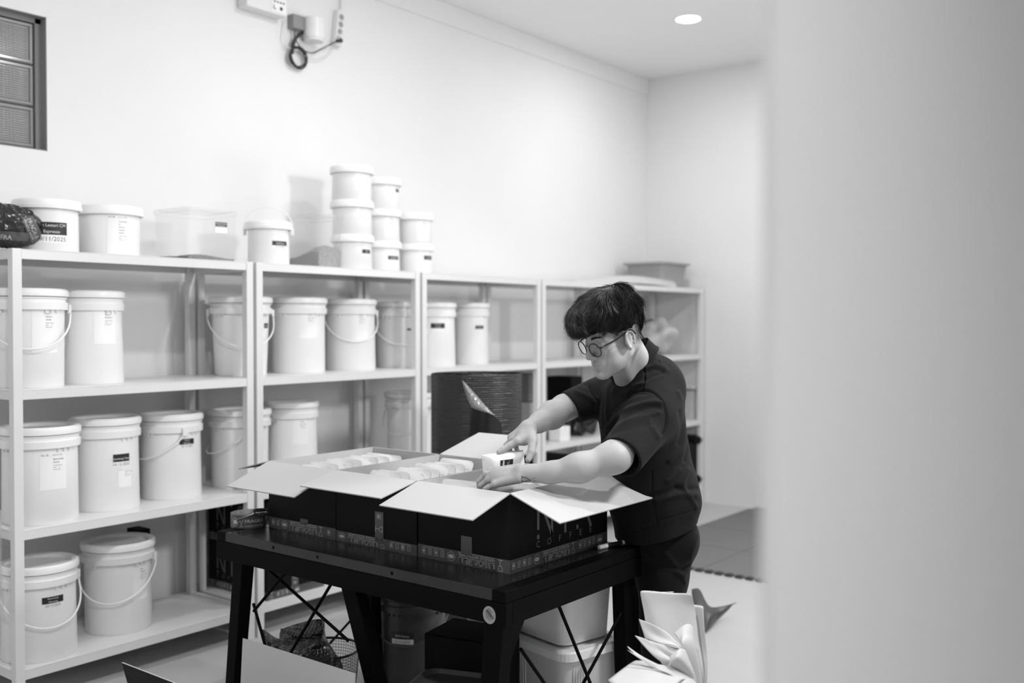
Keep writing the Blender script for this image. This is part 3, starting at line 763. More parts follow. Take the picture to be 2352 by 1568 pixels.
# ================================================================== POUCHES IN THE CARTONS
def pouch_mesh(W, H, T, seed=0, fin=.035):
    """flat-bottom coffee pouch: x width, z height, y thickness; rounded top corners"""
    r0 = np.random.default_rng(seed); nu, nv = 17, 25; m = MB(); ph = r0.uniform(0, 6, 4)
    def hw(v):                    # half width with rounded top corners
        d = H-v; rc_ = .018
        return W/2-(rc_-math.sqrt(max(0, rc_*rc_-(rc_-d)**2)) if d < rc_ else 0)
    def th(u, v):
        if v > H-fin: return .0012
        e = max(0, 1-abs(u)**6)**.5; s_ = min(1, (H-fin-v)/.05)
        return .0012+T/2*e*(math.sin(s_*PI/2))*(1+.03*math.sin(9*v/H+ph[0])+.03*math.sin(5*u+ph[1]))
    for sg in (-1, 1):
        vs_ = []; fs = []
        for j in range(nv):
            v = H*(1-(1-j/(nv-1))**2.2)
            for i in range(nu):
                u = -1+2*i/(nu-1); us = math.sin(u*PI/2)
                wob = .0015*math.sin(20*v/H+ph[2]+3*u)
                vs_.append((us*hw(v), sg*th(us, v)+wob*(1 if v > H-fin*1.5 else .4), v))
        for j in range(nv-1):
            for i in range(nu-1):
                f_ = (j*nu+i, j*nu+i+1, (j+1)*nu+i+1, (j+1)*nu+i); fs.append(f_ if sg < 0 else f_[::-1])
        m.add(vs_, fs, 0, True)
    vs_ = []                      # bottom
    for i in range(nu):
        us = math.sin((-1+2*i/(nu-1))*PI/2); vs_ += [(us*hw(0), -th(us, 0), 0), (us*hw(0), th(us, 0), 0)]
    m.add(vs_, [(2*i, 2*i+1, 2*i+3, 2*i+2) for i in range(nu-1)], 0, False)
    return m
pm = [pouch_mesh(.165, .244, .024, s_, .05).build('coffee_pouch', M_pouch) for s_ in range(3)]
seal = []
for o in pm:
    fn = planefn((0, 0, 0), (0, 0, 1), (0, 0, 1))
    i = Ink().rect(-.075, .208, .075, .2088, 1); i.ring(.05, .185, .006, .006, .001)
    sgo = i.build('print', M_grey, lambda a, b_, e: Vector((a, -(.0035 if b_ > .20 else .018)-.0035, b_)), 0, o)
def put_pouch(k_, x, y, z, lean, yaw, label_, group, first=[0, 0, 0]):
    src = pm[k_]
    if first[k_] == 0: o = src; first[k_] = 1
    else: o = copy_tree(src)
    o.matrix_world = Matrix.Translation((x, y, z)) @ Matrix.Rotation(yaw, 4, 'Z') @ Matrix.Rotation(lean, 4, 'X')
    tag(o, label_, 'coffee pouch', group); return o
# pouch local x = width along world -Y, faces world -X ; yaw -90deg
def rowp(n, x0, x1, y, z, nm, lean0=-.47, dz=0):
    for q in range(n):
        x_ = x0+(x1-x0)*q/(n-1)
        if q == 0: lb = 'white coffee pouch nearest the flap in the %s carton' % nm
        elif q == n-1: lb = 'white coffee pouch at the back end of the row in the %s carton' % nm
        else: lb = '%s white coffee pouch from the flap end in the %s carton' % (['', 'second', 'third', 'fourth', 'fifth', 'sixth', 'seventh', 'eighth', 'ninth'][q], nm)
        put_pouch(q % 3, x_, y+rng.uniform(-.008, .008), z+rng.uniform(-.004, .006), lean0+rng.uniform(-.06, .06), -PI/2+rng.uniform(-.05, .05), lb, 'white coffee pouches in the %s carton' % nm)
rowp(10, 2.375, 2.755, 2.885, TZ+.012, 'left')
rowp(9, 2.375, 2.755, 2.505, TZ+.012, 'middle')
rowp(3, 2.375, 2.43, 2.135, TZ+.004, 'right', -.30)
for q, (x_, y_) in enumerate([(2.50, 1.955), (2.57, 1.95), (2.64, 1.955)]):
    put_pouch(q, x_, y_, TZ+.004, -.25, -PI/2+.05, ['white pouch with dotted print under the forearm', 'white pouch behind the dotted one in the right carton', 'white pouch farthest back in the right carton'][q], 'white coffee pouches along the right side of the right carton')
# held pouch
A_, B_, C_, D_ = P(1112, 1047, D=3.22), P(1207, 1036, D=3.26), P(1210, 1130, D=3.24), P(1112, 1130, D=3.2)
hp = thing('coffee_pouch', 'white pouch with black label held between both hands', 'coffee pouch', tuple((A_+B_+C_+D_)/4))
ux = (B_-A_).normalized(); uz = (Vector((0, 0, 1))-ux*ux.z).normalized(); uy = uz.cross(ux)      # uy points away from camera
if uy.dot(VF) < 0: uy = -uy
Wh = (B_-A_).length; Hh = .13; Th = .07; c0 = (A_+B_)/2-uz*(Hh/2)-Vector(hp.location)
m = MB(); nu, nv = 20, 14; vs_ = []; fs = []
def hpt(a, b_, s_):              # a along width -1..1, b height -1..1, s side -1 front, +1 back
    e = max(0, 1-abs(a)**10)**.5*max(0, 1-abs(b_)**10)**.5
    w1 = 1 if a > -.66 else max(.06, (a+1)/.34)
    bulge = Th/2*e*w1
    return c0+ux*(a*Wh/2)+uz*(b_*Hh/2)+uy*(s_*(.0015+bulge)+Th*.45)
for s_ in (-1, 1):
    vs_ = []; fs = []
    for j in range(nv+1):
        for i in range(nu+1): vs_.append(hpt(math.sin((-1+2*i/nu)*PI/2), math.sin((-1+2*j/nv)*PI/2), s_))
    for j in range(nv):
        for i in range(nu):
            f_ = (j*(nu+1)+i, j*(nu+1)+i+1, (j+1)*(nu+1)+i+1, (j+1)*(nu+1)+i); fs.append(f_ if s_ < 0 else f_[::-1])
    m.add(vs_, fs, 0, True)
m.build('body', M_pouch, hp)
loc = Vector(hp.location)
def onfront(px, py, e):
    r_ = ray(px, py); n_ = -uy; o_ = c0+loc+uy*(Th*.45-Th/2-.0015)+n_*e; t_ = (o_-CAM).dot(n_)/r_.dot(n_); return CAM+r_*t_-loc
fq = [onfront(1149.5, 1057, .0006), onfront(1178.5, 1053.5, .0006), onfront(1178.0, 1074, .0006), onfront(1149, 1077, .0006)]
m = MB(); m.add(fq[::-1], [(0, 1, 2, 3)]); lb = m.build('black_label', M_ink, hp)
fn2 = lambda a, b_, e: fq[0]+(fq[1]-fq[0])*a+(fq[3]-fq[0])*b_-uy*.0006
i = Ink().text('Spesial', .56, .88, .16, w=.55, rot=-PI/2).text('150 GR  NET', .14, .95, .1, w=.6, rot=-PI/2).line([(.7, .08), (.7, .9)], .015).rect(.20, .05, .32, .95, 2)
i.v = [(a, b_) for a, b_ in i.v]; i.build('lettering', M_tapeink, fn2, 0, lb)
def fn3(a, b_, e):
    p_ = onfront(1119+a, 1058+b_, .0006); return p_+uy*(Th/2*.9)*1.0
i = Ink().ring(0, 0, 3.2, 3.2, .5, 12).line([(-1, -1.5), (1, 0), (-1, 1.5)], .4).line([(0, 6), (0, 16)], .35)
i.build('recycling_mark', M_grey, fn3, 0, hp)

# ================================================================== SMALL THINGS ON THE TABLE
tp = P(570, 1215, Z=TZ)
tr = thing('tape_roll', 'roll of grey printed fragile tape at the table corner', 'tape roll', (P(571, 1206, Z=TZ).x, P(571, 1206, Z=TZ).y, TZ))
Rt_, Ht_ = .0655, .050
MB().lathe([(.040, .0), (Rt_, 0), (Rt_, Ht_), (.041, Ht_), (.040, 0)], 64).build('tape', M_tape, tr)
MB().lathe([(.0375, 0), (.0405, 0), (.0405, Ht_+.0005), (.0375, Ht_+.0005), (.0375, 0)], 64).build('core', M_kraft, tr)
a0 = cam_angle(tr.location.x, tr.location.y, 0, Rt_)
i = Ink(); s_ = .046
i.ring(-.053, .024, .012, .015, .0016).disc(-.053, .024, .009, .008)
i.line([(-.034, .008), (-.020, .008)], .0016).line([(-.027, .008), (-.027, .022)], .0016).line([(-.034, .038), (-.033, .028), (-.027, .022), (-.021, .028), (-.020, .038), (-.034, .038)], .0014)
i.text('FRAGILE', -.013, .022, .0165, w=.070, bold=.0012).text('HANDLE WITH CARE', -.013, .006, .010, w=.070).line([(-.013, .019), (.057, .019)], .0007).line([(-.013, .0035), (.057, .0035)], .0007)
i.build('lettering', M_tapeink, lambda u, v, e: Vector(((Rt_+e)*math.cos(a0+u/Rt_), (Rt_+e)*math.sin(a0+u/Rt_), v)), .0006, tr)
# scissors lying on the roll and the carton
sc_ = thing('scissors', 'black handled scissors lying across the tape roll', 'scissors', tuple(P(585, 1190, D=3.62)))
sl = Vector(sc_.location)
def blade(a, b_, w1, th, mt, nm):
    a = a-sl; b_ = b_-sl; d = (b_-a); up_ = Vector((0, 0, 1)); sd = d.cross(up_).normalized()
    m = MB(); m.hexa([a-sd*w1/2-up_*th, b_-sd*.001-up_*th, b_+sd*.001-up_*th, a+sd*w1/2-up_*th], [a-sd*w1/2, b_-sd*.001, b_+sd*.001, a+sd*w1/2]); m.build(nm, mt, sc_)
zt_ = TZ+Ht_+.004
tipp = P(543, 1196, Z=zt_); piv = P(583, 1181, Z=zt_+.004); 
blade(piv, tipp, .013, .002, M_steel, 'blade'); blade(piv+Vector((0, 0, .003)), tipp+Vector((.004, .006, .002)), .011, .002, M_steel, 'blade')
MB().tube([piv-sl+Vector((0, 0, .0)), piv-sl+Vector((0, 0, .006))], .003, 12).build('pivot', M_steel, sc_)
def loop(c, rx, ry, ang, zoff):
    return [c-sl+VR*(rx*math.cos(q*2*PI/24)*math.cos(ang)-ry*math.sin(q*2*PI/24)*math.sin(ang))+Vector((VF.x, VF.y, 0))*(rx*math.cos(q*2*PI/24)*math.sin(ang)+ry*math.sin(q*2*PI/24)*math.cos(ang))+Vector((0, 0, zoff)) for q in range(24)]
h1 = P(597, 1171, Z=zt_+.012); h2 = P(606, 1180, Z=zt_+.006)
MB().tube(loop(h1, .022, .016, .4, 0), .0042, 8, closed=True).tube([piv-sl, h1-sl-VR*.018], .004, 8).build('handle', M_rubber, sc_)
MB().tube(loop(h2, .017, .013, .1, 0), .0042, 8, closed=True).tube([piv-sl, h2-sl-VR*.014], .004, 8).build('handle', M_rubber, sc_)
# marker pen
pa, pb = P(1374, 1257, Z=TZ+.008), P(1437, 1244, Z=TZ+.008)
mk = thing('marker_pen', 'black marker pen with white caps lying by the right carton', 'marker pen', tuple((pa+pb)/2)); ml = Vector(mk.location)
lp = lambda t_: pa+(pb-pa)*t_-ml
MB().tube([lp(.28), lp(.83)], .0078, 16).build('barrel', M_rubber, mk)
MB().tube([lp(0), lp(.02), lp(.06), lp(.30)], [.004, .0075, .0085, .0088], 16).build('cap', M_lid, mk)
MB().tube([lp(.83), lp(.97), lp(1)], [.0078, .0072, .005], 16).build('end_cap', M_lid, mk)
# crumpled clear wrapper behind the carton
def blob(name, desc, cat, c, r, mt, seed=0, amp=.25, freq=3.0, squash=(1, 1, 1), n=40, group=None, parent=None, flat=None, sharp=False):
    r0 = np.random.default_rng(seed); K = r0.normal(size=(9, 3))*freq; ph = r0.uniform(0, 6.28, 9); m = MB(); vs_ = []; fs = []
    for j in range(n+1):
        for i in range(2*n):
            th_, a = PI*j/n, PI*i/n; d = np.array([math.sin(th_)*math.cos(a), math.sin(th_)*math.sin(a), math.cos(th_)])
            s_ = np.sin(K@d+ph); s_ = 1-2*np.abs(s_) if sharp else s_
            k_ = 1+amp*float(s_.mean())*1.6; z_ = d[2]*r*k_*squash[2]
            if flat is not None: z_ = max(z_, -flat)
            vs_.append((d[0]*r*k_*squash[0], d[1]*r*k_*squash[1], z_))
    for j in range(n):
        for i in range(2*n): k2 = (i+1) % (2*n); fs.append((j*2*n+i, (j+1)*2*n+i, (j+1)*2*n+k2, j*2*n+k2))
    m.add(vs_, fs, 0, not sharp); o = m.build(name, mt, parent); o.location = c
    return tag(o, desc, cat, group) if desc else o
c = P(1412, 1233, D=3.56); c.z = TZ+.014
# ================================================================== UNDER AND BEHIND THE TABLE
x_, y_ = P(948, 1420, D=4.28).x, P(948, 1420, D=4.28).y
pail(x_, y_, 0, .156, .146, .385, 'dark grey bucket with honey label standing under the table', ('side', aR-.15), mats=(M_darkpail, M_darklid), labels=[(-24, .175, .095, .052, 'band', [('BWI Honey', 0), ('15-11-2025', 0)])])
def tote(name, desc, c, sx, sy, h, rz, mt, ml_, rim=.03, top=True, ribs=True):
    t = thing(name, desc, 'storage box', c, rz)
    def rr(w_, d_, r, z, n=7):
        out = []
        for cx, cy, a0 in ((w_/2-r, d_/2-r, 0), (-w_/2+r, d_/2-r, PI/2), (-w_/2+r, -d_/2+r, PI), (w_/2-r, -d_/2+r, 1.5*PI)):
            for q in range(n): a = a0+PI/2*q/(n-1); out.append((cx+r*math.cos(a), cy+r*math.sin(a), z))
        return out
    def loft(loops, c0_, c1_):
        m = MB(); n = len(loops[0]); vs_ = [p for l in loops for p in l]; fs = []
        for j in range(len(loops)-1):
            for i in range(n): k2 = (i+1) % n; fs.append((j*n+i, j*n+k2, (j+1)*n+k2, (j+1)*n+i))
        if c0_: fs.append(tuple(range(n))[::-1])
        if c1_: fs.append(tuple(range((len(loops)-1)*n, len(loops)*n)))
        return m.add(vs_, fs, 0, False)
    b_ = loft([rr(sx*.88, sy*.86, .04, .0), rr(sx*.93, sy*.92, .045, h*.8), rr(sx*.95, sy*.94, .045, h-rim)], True, False)
    for q in range(7 if ribs else 0):
        for s_ in (-1, 1):
            xx = -sx*.12+q*.012
            b_.tube([(xx, s_*sy*.45, h*.1), (xx, s_*sy*.465, h-rim-.02)], .003, 6)
            b_.tube([(s_*sx*.455, sy*(.25)+q*.012-.05, h*.1), (s_*sx*.468, sy*.25+q*.012-.05, h-rim-.02)], .003, 6)
    b_.build('body', mt, t)
    if top: loft([rr(sx, sy, .055, h-rim-.002), rr(sx, sy, .055, h-.006), rr(sx-.01, sy-.01, .05, h), rr(sx-.06, sy-.06, .04, h), rr(sx-.07, sy-.07, .04, h-.008)], False, True).build('lid', ml_, t)
    return t
cr = P(1300, 1506, D=3.31); le = P(1048, 1417, D=3.79); dl = (le-cr); dl.z = 0; yaw = math.atan2(dl.y, dl.x)
dv = dl.normalized(); sv = Vector((-dv.y, dv.x, 0)); sv = sv if sv.dot(VR) > 0 else -sv
Lx, Ly = .58, .30; cen = cr+dv*(Lx/2-.02)+sv*(Ly/2-.02)
M_tote = mat('milky tote plastic', .62, .4)
tote('storage_box', 'large milky storage box with white lid, under the table', (cen.x, cen.y, 0), Lx, Ly, cr.z+.012, yaw, M_tote, M_lid)
cen2 = cr+dv*.255+sv*.135
up_ = tote('storage_box', 'white storage box stacked on the milky one under the table', (cen2.x+VF.x*.01, cen2.y, cr.z+.012), .48, .265, .215, yaw, M_tub, M_lid, rim=.02, ribs=False)
carton('carton', 'plain black carton in the shadow under the table, left of the lidded box', 2.60, 2.80, 2.50, 2.70, 0, .36, [], None, True, 0) if False else None
bx = P(1085, 1500, D=3.42)
carton('carton', 'plain black carton in the shadow under the table, beside the grey bucket', bx.x-.10, bx.x+.10, bx.y-.13, bx.y+.13, 0, .455, [], None, True, .2)
# dark crate lid leaning at the bottom of the frame
cl = P(1025, 1560, D=3.05)
t2 = thing('crate', 'dark grey plastic crate on the floor, low under the table edge', 'crate', (cl.x, cl.y, 0), .35)
mq = MB()
def rloop(w_, d_, r, z, n=6):
    out = []
    for cx, cy, a0_ in ((w_/2-r, d_/2-r, 0), (-w_/2+r, d_/2-r, PI/2), (-w_/2+r, -d_/2+r, PI), (w_/2-r, -d_/2+r, 1.5*PI)):
        for q in range(n): a = a0_+PI/2*q/(n-1); out.append((cx+r*math.cos(a), cy+r*math.sin(a), z))
    return out
lo_ = [rloop(.25, .20, .03, 0), rloop(.28, .23, .04, .36), rloop(.30, .25, .045, .362), rloop(.30, .25, .045, .395), rloop(.28, .23, .04, .40), rloop(.26, .21, .035, .385), rloop(.25, .20, .03, .385)]
n = len(lo_[0]); fs = []
for j in range(len(lo_)-1):
    for i in range(n): k2 = (i+1) % n; fs.append((j*n+i, j*n+k2, (j+1)*n+k2, (j+1)*n+i))
fs.append(tuple(range(n))[::-1]); fs.append(tuple(range((len(lo_)-1)*n, len(lo_)*n)))
mq.add([p for l in lo_ for p in l], fs); mq.build('body', M_darkpail, t2, bevel=.002)

# ================================================================== THINGS ON THE RACKS
o = blob('foil_bag', 'black foil bag wrapped in fragile tape on top of the left post', 'bag', (0, 0, 0), .125, M_foil, 3, .085, 4.5, (1.15, .75, .72), 44, sharp=True)
p = P(28, 530, D=3.98); o.location = (p.x-.02, 4.03, 1.80+.095)
pp = Vector(o.location)
m_t = MB(); 
dg = bpy.context.evaluated_depsgraph_get(); bvh = BVHTree.FromObject(o, dg)
def projected(bv, pts2, eps, origin=Vector((0, 0, 0))):
    out = []
    for a, b_ in pts2:
        d = ray(a, b_).normalized(); h = bv.ray_cast(CAM-origin, d)
        out.append(h[0]+h[1]*eps*(1 if h[1].dot(d) < 0 else -1) if h[0] is not None else None)
    return out
def proj_strip(bv, x0, y0, x1, y1, hw, origin, mt, name, par, eps=.001, n=24, txt=None, tsz=8, tmat=None):
    d = Vector((x1-x0, y1-y0)); ln = d.length; d /= ln; nrm = Vector((-d.y, d.x)); vs_ = []; fs = []; K = 6
    for i in range(n+1):
        for j in range(K+1):
            q = Vector((x0, y0))+d*(ln*i/n)+nrm*(hw*(2*j/K-1)); h = projected(bv, [(q.x, q.y)], eps, origin)[0]; vs_.append(h)
    ok = []
    for i in range(n):
        for j in range(K):
            f_ = (i*(K+1)+j, i*(K+1)+j+1, (i+1)*(K+1)+j+1, (i+1)*(K+1)+j)
            if all(vs_[k] is not None for k in f_): ok.append(f_)
    vs2 = [v if v is not None else Vector((0, 0, 0)) for v in vs_]
    m = MB(); m.add(vs2, ok, 0, True); ob = m.build(name, mt, par)
    if txt:
        ii = Ink()
        for (s2, u, v, sz) in txt: ii.text(s2, u, v, sz)
        pv = projected(bv, [tuple(Vector((x0, y0))+d*a-nrm*b_) for a, b_ in ii.v], eps*2.5, origin)
        fs2 = [f_ for f_ in ii.f if all(pv[k] is not None for k in f_)]
        m = MB(); m.add([v if v is not None else Vector((0, 0, 0)) for v in pv], fs2); m.build('lettering', tmat or M_tapeink, ob)
    return ob
proj_strip(bvh, -30, 538, 66, 544, 10, pp, M_tape, 'tape', o, .0015, txt=[('HAND', 5, -7, 8), ('FRA', 32, -8, 15)])
proj_strip(bvh, 62, 500, 92, 566, 14, pp, M_tape, 'tape', o, .0015, txt=[('FRAGILE', 4, -3, 13), ('HANDLE WITH', 2, -11, 7)])
# far things on the racks
def carton_simple(name, desc, cat, lo, hi, mt, group=None):
    c_ = ((lo[0]+hi[0])/2, (lo[1]+hi[1])/2, lo[2]); m = MB().box((lo[0]-c_[0], lo[1]-c_[1], 0), (hi[0]-c_[0], hi[1]-c_[1], hi[2]-c_[2]))
    o = m.build(name, mt, None, bevel=.006); o.location = c_; return tag(o, desc, cat, group)
# grey bin on the last bay
pb_ = P(1516, 640, Y=4.14)
gb = thing('bin', 'grey ribbed plastic bin on top of the last shelving bay', 'bin', (pb_.x, 4.17, 1.80))
m = MB(); W1 = .225
lo_ = [rloop(.36, .30, .03, 0), rloop(.42, .35, .035, .185), rloop(.47, .40, .04, .19), rloop(.47, .40, .04, .207), rloop(.41, .34, .035, .207), rloop(.37, .31, .03, .01)]
n = len(lo_[0]); fs = []
for j in range(len(lo_)-1):
    for i in range(n): k2 = (i+1) % n; fs.append((j*n+i, j*n+k2, (j+1)*n+k2, (j+1)*n+i))
fs.append(tuple(range(n))[::-1]); fs.append(tuple(range((len(lo_)-1)*n, len(lo_)*n))); m.add([p for l in lo_ for p in l], fs)
m.build('body', M_grbin, gb)
# long pale bag / board lying on the fourth bay
pa_, pb2 = P(1300, 640, Y=4.05), P(1532, 646, Y=4.05)
m = MB(); vs_ = []; fs = []; nn = 30
for i in range(nn+1):
    u = i/nn; x0_ = pa_.x+(pb2.x-pa_.x)*u; hh = .012+.055*min(1, u*1.6)**.8; lift = .028*math.sin(PI*min(1, max(0, (u-.25)/.75)))
    for j in range(9):
        a = PI*j/8; vs_.append((x0_, 4.10-.14*math.cos(a), 1.802+lift*.5+hh*math.sin(a)**.7*1.0+.0))
for i in range(nn):
    for j in range(8): fs.append((i*9+j, i*9+j+1, (i+1)*9+j+1, (i+1)*9+j))
    fs.append((i*9+8, i*9, (i+1)*9, (i+1)*9+8))
fs.append(tuple(range(9))[::-1]); fs.append(tuple(range(nn*9, nn*9+9)))
m.add(vs_, fs, 0, True); tag(m.build('foam_pad', M_kraft), 'long white bowed pad lying on top of the fourth shelving bay', 'pad')
# plastic bags on the last bay
def sb(name, desc, px, py, Y, r, mt, seed, sq, cat='bag', z=None, group=None, flat=None):
    p = P(px, py, Y=Y); o = blob(name, desc, cat, (p.x, Y, p.z if z is None else z), r, mt, seed, .5, 3.2, sq, 26, group)
    zmin = min(v.co.z for v in o.data.vertices)
    if z is not None: o.location.z = z-zmin+.001
    return o
M_milkbag = mat('milky bag film', .62, .3, trans=.2)
sb('plastic_bag', 'crumpled translucent bag filling the last bay upper shelf', 1512, 790, 4.12, .17, M_milkbag, 11, (1.2, .8, .75), z=1.25)
sb('plastic_bag', 'tall pale bag leaning at the right of the last bay upper shelf', 1573, 770, 4.16, .14, M_milkbag, 12, (.6, .7, 1.15), z=1.25)
sb('plastic_bag', 'dark crumpled bag on top of the translucent one in the last bay', 1500, 742, 4.25, .11, M_silver, 13, (1.1, .6, .45)).location.z = 1.50
sb('plastic_bag', 'black patterned bag on the middle shelf behind the man', 1338, 960, 4.03, .145, M_foil, 14, (1, .7, .95), z=.70)
carton_simple('carton', 'dark grey carton at the back of the middle shelf behind the man', 'carton', (5.36, 4.2, .70), (5.58, 4.36, .98), mat('dark grey board', .035, .7))
carton_simple('carton', 'black carton on the middle shelf right of the patterned bag', 'carton', (5.95, 4.12, .70), (6.10, 4.34, 1.12), M_cartonb)
carton_simple('tub', 'small white container beside the patterned bag', 'container', (P(1283, 970, Y=3.98).x-.05, 3.93, .70), (P(1283, 970, Y=3.98).x+.07, 4.03, .80), M_tub)
carton_simple('carton', 'grey printed carton behind the bubble wrap roll', 'carton', (P(1214, 900, Y=4.2).x-.13, 4.10, .70+.27), (P(1214, 900, Y=4.2).x+.06, 4.32, 1.16), mat('mid grey board', .17, .5))
carton_simple('carton', 'pale carton under the grey one behind the bubble wrap roll', 'carton', (P(1214, 960, Y=4.2).x-.14, 4.08, .70), (P(1214, 960, Y=4.2).x+.08, 4.34, .968), mat('pale grey board', .45, .6))
carton_simple('carton', 'long black carton on the bottom shelf behind the man', 'carton', (5.35, 3.95, .15), (5.95, 4.35, .56), M_cartonb)
carton_simple('carton', 'black carton on the bottom shelf in the third bay', 'carton', (5.02, 3.97, .15), (5.22, 4.32, .50), M_cartonb)
m = MB(); pz = P(1580, 905, Y=4.1)
for q in range(4):
    m.hexa([(pz.x-.2, 3.95, .96+q*.006), (pz.x+.12, 3.95, .945+q*.006), (pz.x+.12, 4.3, .945+q*.006), (pz.x-.2, 4.3, .96+q*.006)], [(pz.x-.2, 3.95, .964+q*.006), (pz.x+.12, 3.95, .949+q*.006), (pz.x+.12, 4.3, .949+q*.006), (pz.x-.2, 4.3, .964+q*.006)])
tag(m.build('paper_stack', M_paper), 'sheaf of white paper on the middle shelf of the last bay', 'paper')
carton_simple('carton', 'pale carton under the sheaf of paper in the last bay', 'carton', (pz.x-.16, 3.97, .70), (pz.x+.10, 4.30, .944), mat('grey white board', .5, .6))
# black machine on the last bay bottom
pm_ = P(1590, 1080, Y=4.0)
mc = thing('machine', 'black machine on the bottom shelf of the last bay, behind the man', 'machine', (pm_.x-.12, 4.08, .151))
MB().box((-.14, -.15, 0), (.12, .2, .36)).build('body', M_cartonb, mc, bevel=.01)
for zz in (.05, .38): MB().tube([(.06, -.16, zz), (.13, -.16, zz), (.13, .1, zz)], .035, 14).build('wheel', M_rubber, mc)
# black bag on the floor
r0 = P(1600, 1400, Z=0)
grid = [[P(1588, 1352, D=4.95), P(1592, 1400, D=4.90), P(1596, 1448, D=4.86)],
        [P(1606, 1354, D=5.05), P(1612, 1404, D=4.92), P(1615, 1449, D=4.84)],
        [P(1628, 1392, D=5.0), P(1632, 1412, D=4.93), P(1625, 1446, D=4.86)],
        [P(1660, 1392, D=5.05), P(1652, 1410, D=5.0), P(1645, 1425, D=4.98)],
        [P(1692, 1383, D=5.1), P(1684, 1386, D=5.1), P(1672, 1400, D=5.08)]]
o = bubble_sheet('plastic_bag', '', grid, mt=M_darkbag); tag(o, 'dark crumpled plastic bag on the floor behind the man', 'bag')
# clear wrapper hanging at the left edge
g_ = [[P(-14, 1165, D=3.9), P(-6, 1168, D=3.9), P(5, 1172, D=3.92)], [P(-20, 1300, D=3.9), P(-8, 1300, D=3.88), P(4, 1290, D=3.92)], [P(-20, 1420, D=3.9), P(-4, 1400, D=3.86), P(10, 1408, D=3.9)], [P(-10, 1436, D=3.9), P(8, 1434, D=3.9), P(21, 1430, D=3.92)]]
o = bubble_sheet('plastic_wrapper', '', g_, mt=M_clearbag); tag(o, 'clear plastic wrapper hanging at the left end of the shelving', 'wrapper')

# ================================================================== FOAM MAT
m = MB(); mx0, my1 = 5.46, 3.42; T_ = .014
m.box((mx0, YR+.01, 0.0005), (XE-.005, my1, T_), 0)
q = 0; s_ = .066
x_ = mx0+.02
while x_ < XE-.08:
    m.hexa([(x_, my1, .0005), (x_+.030, my1, .0005), (x_+.036, my1+.022, .0005), (x_-.006, my1+.022, .0005)], [(x_, my1, T_), (x_+.030, my1, T_), (x_+.036, my1+.022, T_), (x_-.006, my1+.022, T_)], 0); x_ += s_
y_ = my1-.05
while y_ > YR+.1:
    m.hexa([(mx0-.022, y_-.036, .0005), (mx0, y_-.030, .0005), (mx0, y_, .0005), (mx0-.022, y_+.006, .0005)], [(mx0-.022, y_-.036, T_), (mx0, y_-.030, T_), (mx0, y_, T_), (mx0-.022, y_+.006, T_)], 1)
    m.box((mx0, y_-.036, T_), (mx0+.02, y_+.006, T_+.0008), 1); y_ -= s_
for yy in (my1-.6, my1-1.2, my1-1.8): m.box((mx0, yy, T_), (XE-.006, yy+.003, T_+.0006), 1)
for xx in (mx0+.6, mx0+1.2, mx0+1.8): m.box((xx, YR+.02, T_), (xx+.003, my1, T_+.0006), 1)
tag(m.build('foam_mat', [M_mat, M_mate]), 'grey interlocking foam mat with toothed edges by the end wall', 'mat')

# ================================================================== WALL ELECTRICS
def W2(px, py, e=0.0): p_ = P(px, py, Y=YW-e); return p_
def wallbox(name, desc, cat, a, b_, dep, mt, bev=.006):
    p0_, p1_ = W2(*a, dep), W2(*b_, dep); c_ = (p0_+p1_)/2
    t = thing(name, desc, cat, (c_.x, YW, c_.z)); hw, hh = abs(p1_.x-p0_.x)/2, abs(p1_.z-p0_.z)/2
    MB().box((-hw, -dep, -hh), (hw, -.001, hh)).build('housing', mt, t, bevel=bev); return t, hw, hh
t, hw, hh = wallbox('fuse_box', 'white wall mounted control box with a printed panel, cut by the frame top', 'control box', (567, -30), (660, 40), .085, M_socket)
fn = planefn((hw-.105, -.086, -hh), (1, 0, 0), (0, -1, 0))
o = Ink().rect(0, .01, .095, .24, 2).build('panel', M_paper, fn, .0006, t)
i = Ink()
for r_ in range(3):
    for c_ in range(4): i.rect(.012+c_*.02, .062+r_*.03, .024+c_*.02, .072+r_*.03, 1)
i.text('CONTROL', .01, .165, .02); i.build('print', M_grey, fn, .0012, o)
Ink().disc(.062, .035, .010, .010).line([(.012, .045), (.012, .028), (.024, .026)], .005).build('knob_marks', M_ink, fn, .0015, o)
t, hw, hh = wallbox('junction_box', 'grey square junction box on the wall above the coiled cable', 'junction box', (674, 30), (700, 70), .055, M_jbox, .004)
# white cylinder
cA, cB = W2(723, 42, .07), W2(723, 95, .07)
wc = thing('siren', 'white plastic cylinder on the wall between junction box and socket strip', 'device', (cA.x, YW-.063, cB.z)); hh = cA.z-cB.z
MB().lathe([(0, 0), (.054, .0), (.055, .012), (.060, .014), (.060, hh-.004), (.056, hh), (0, hh)], 40).build('housing', M_socket, wc)
MB().box((-.02, .058, .02), (.02, .0625, hh-.02)).build('bracket', M_socket, wc)
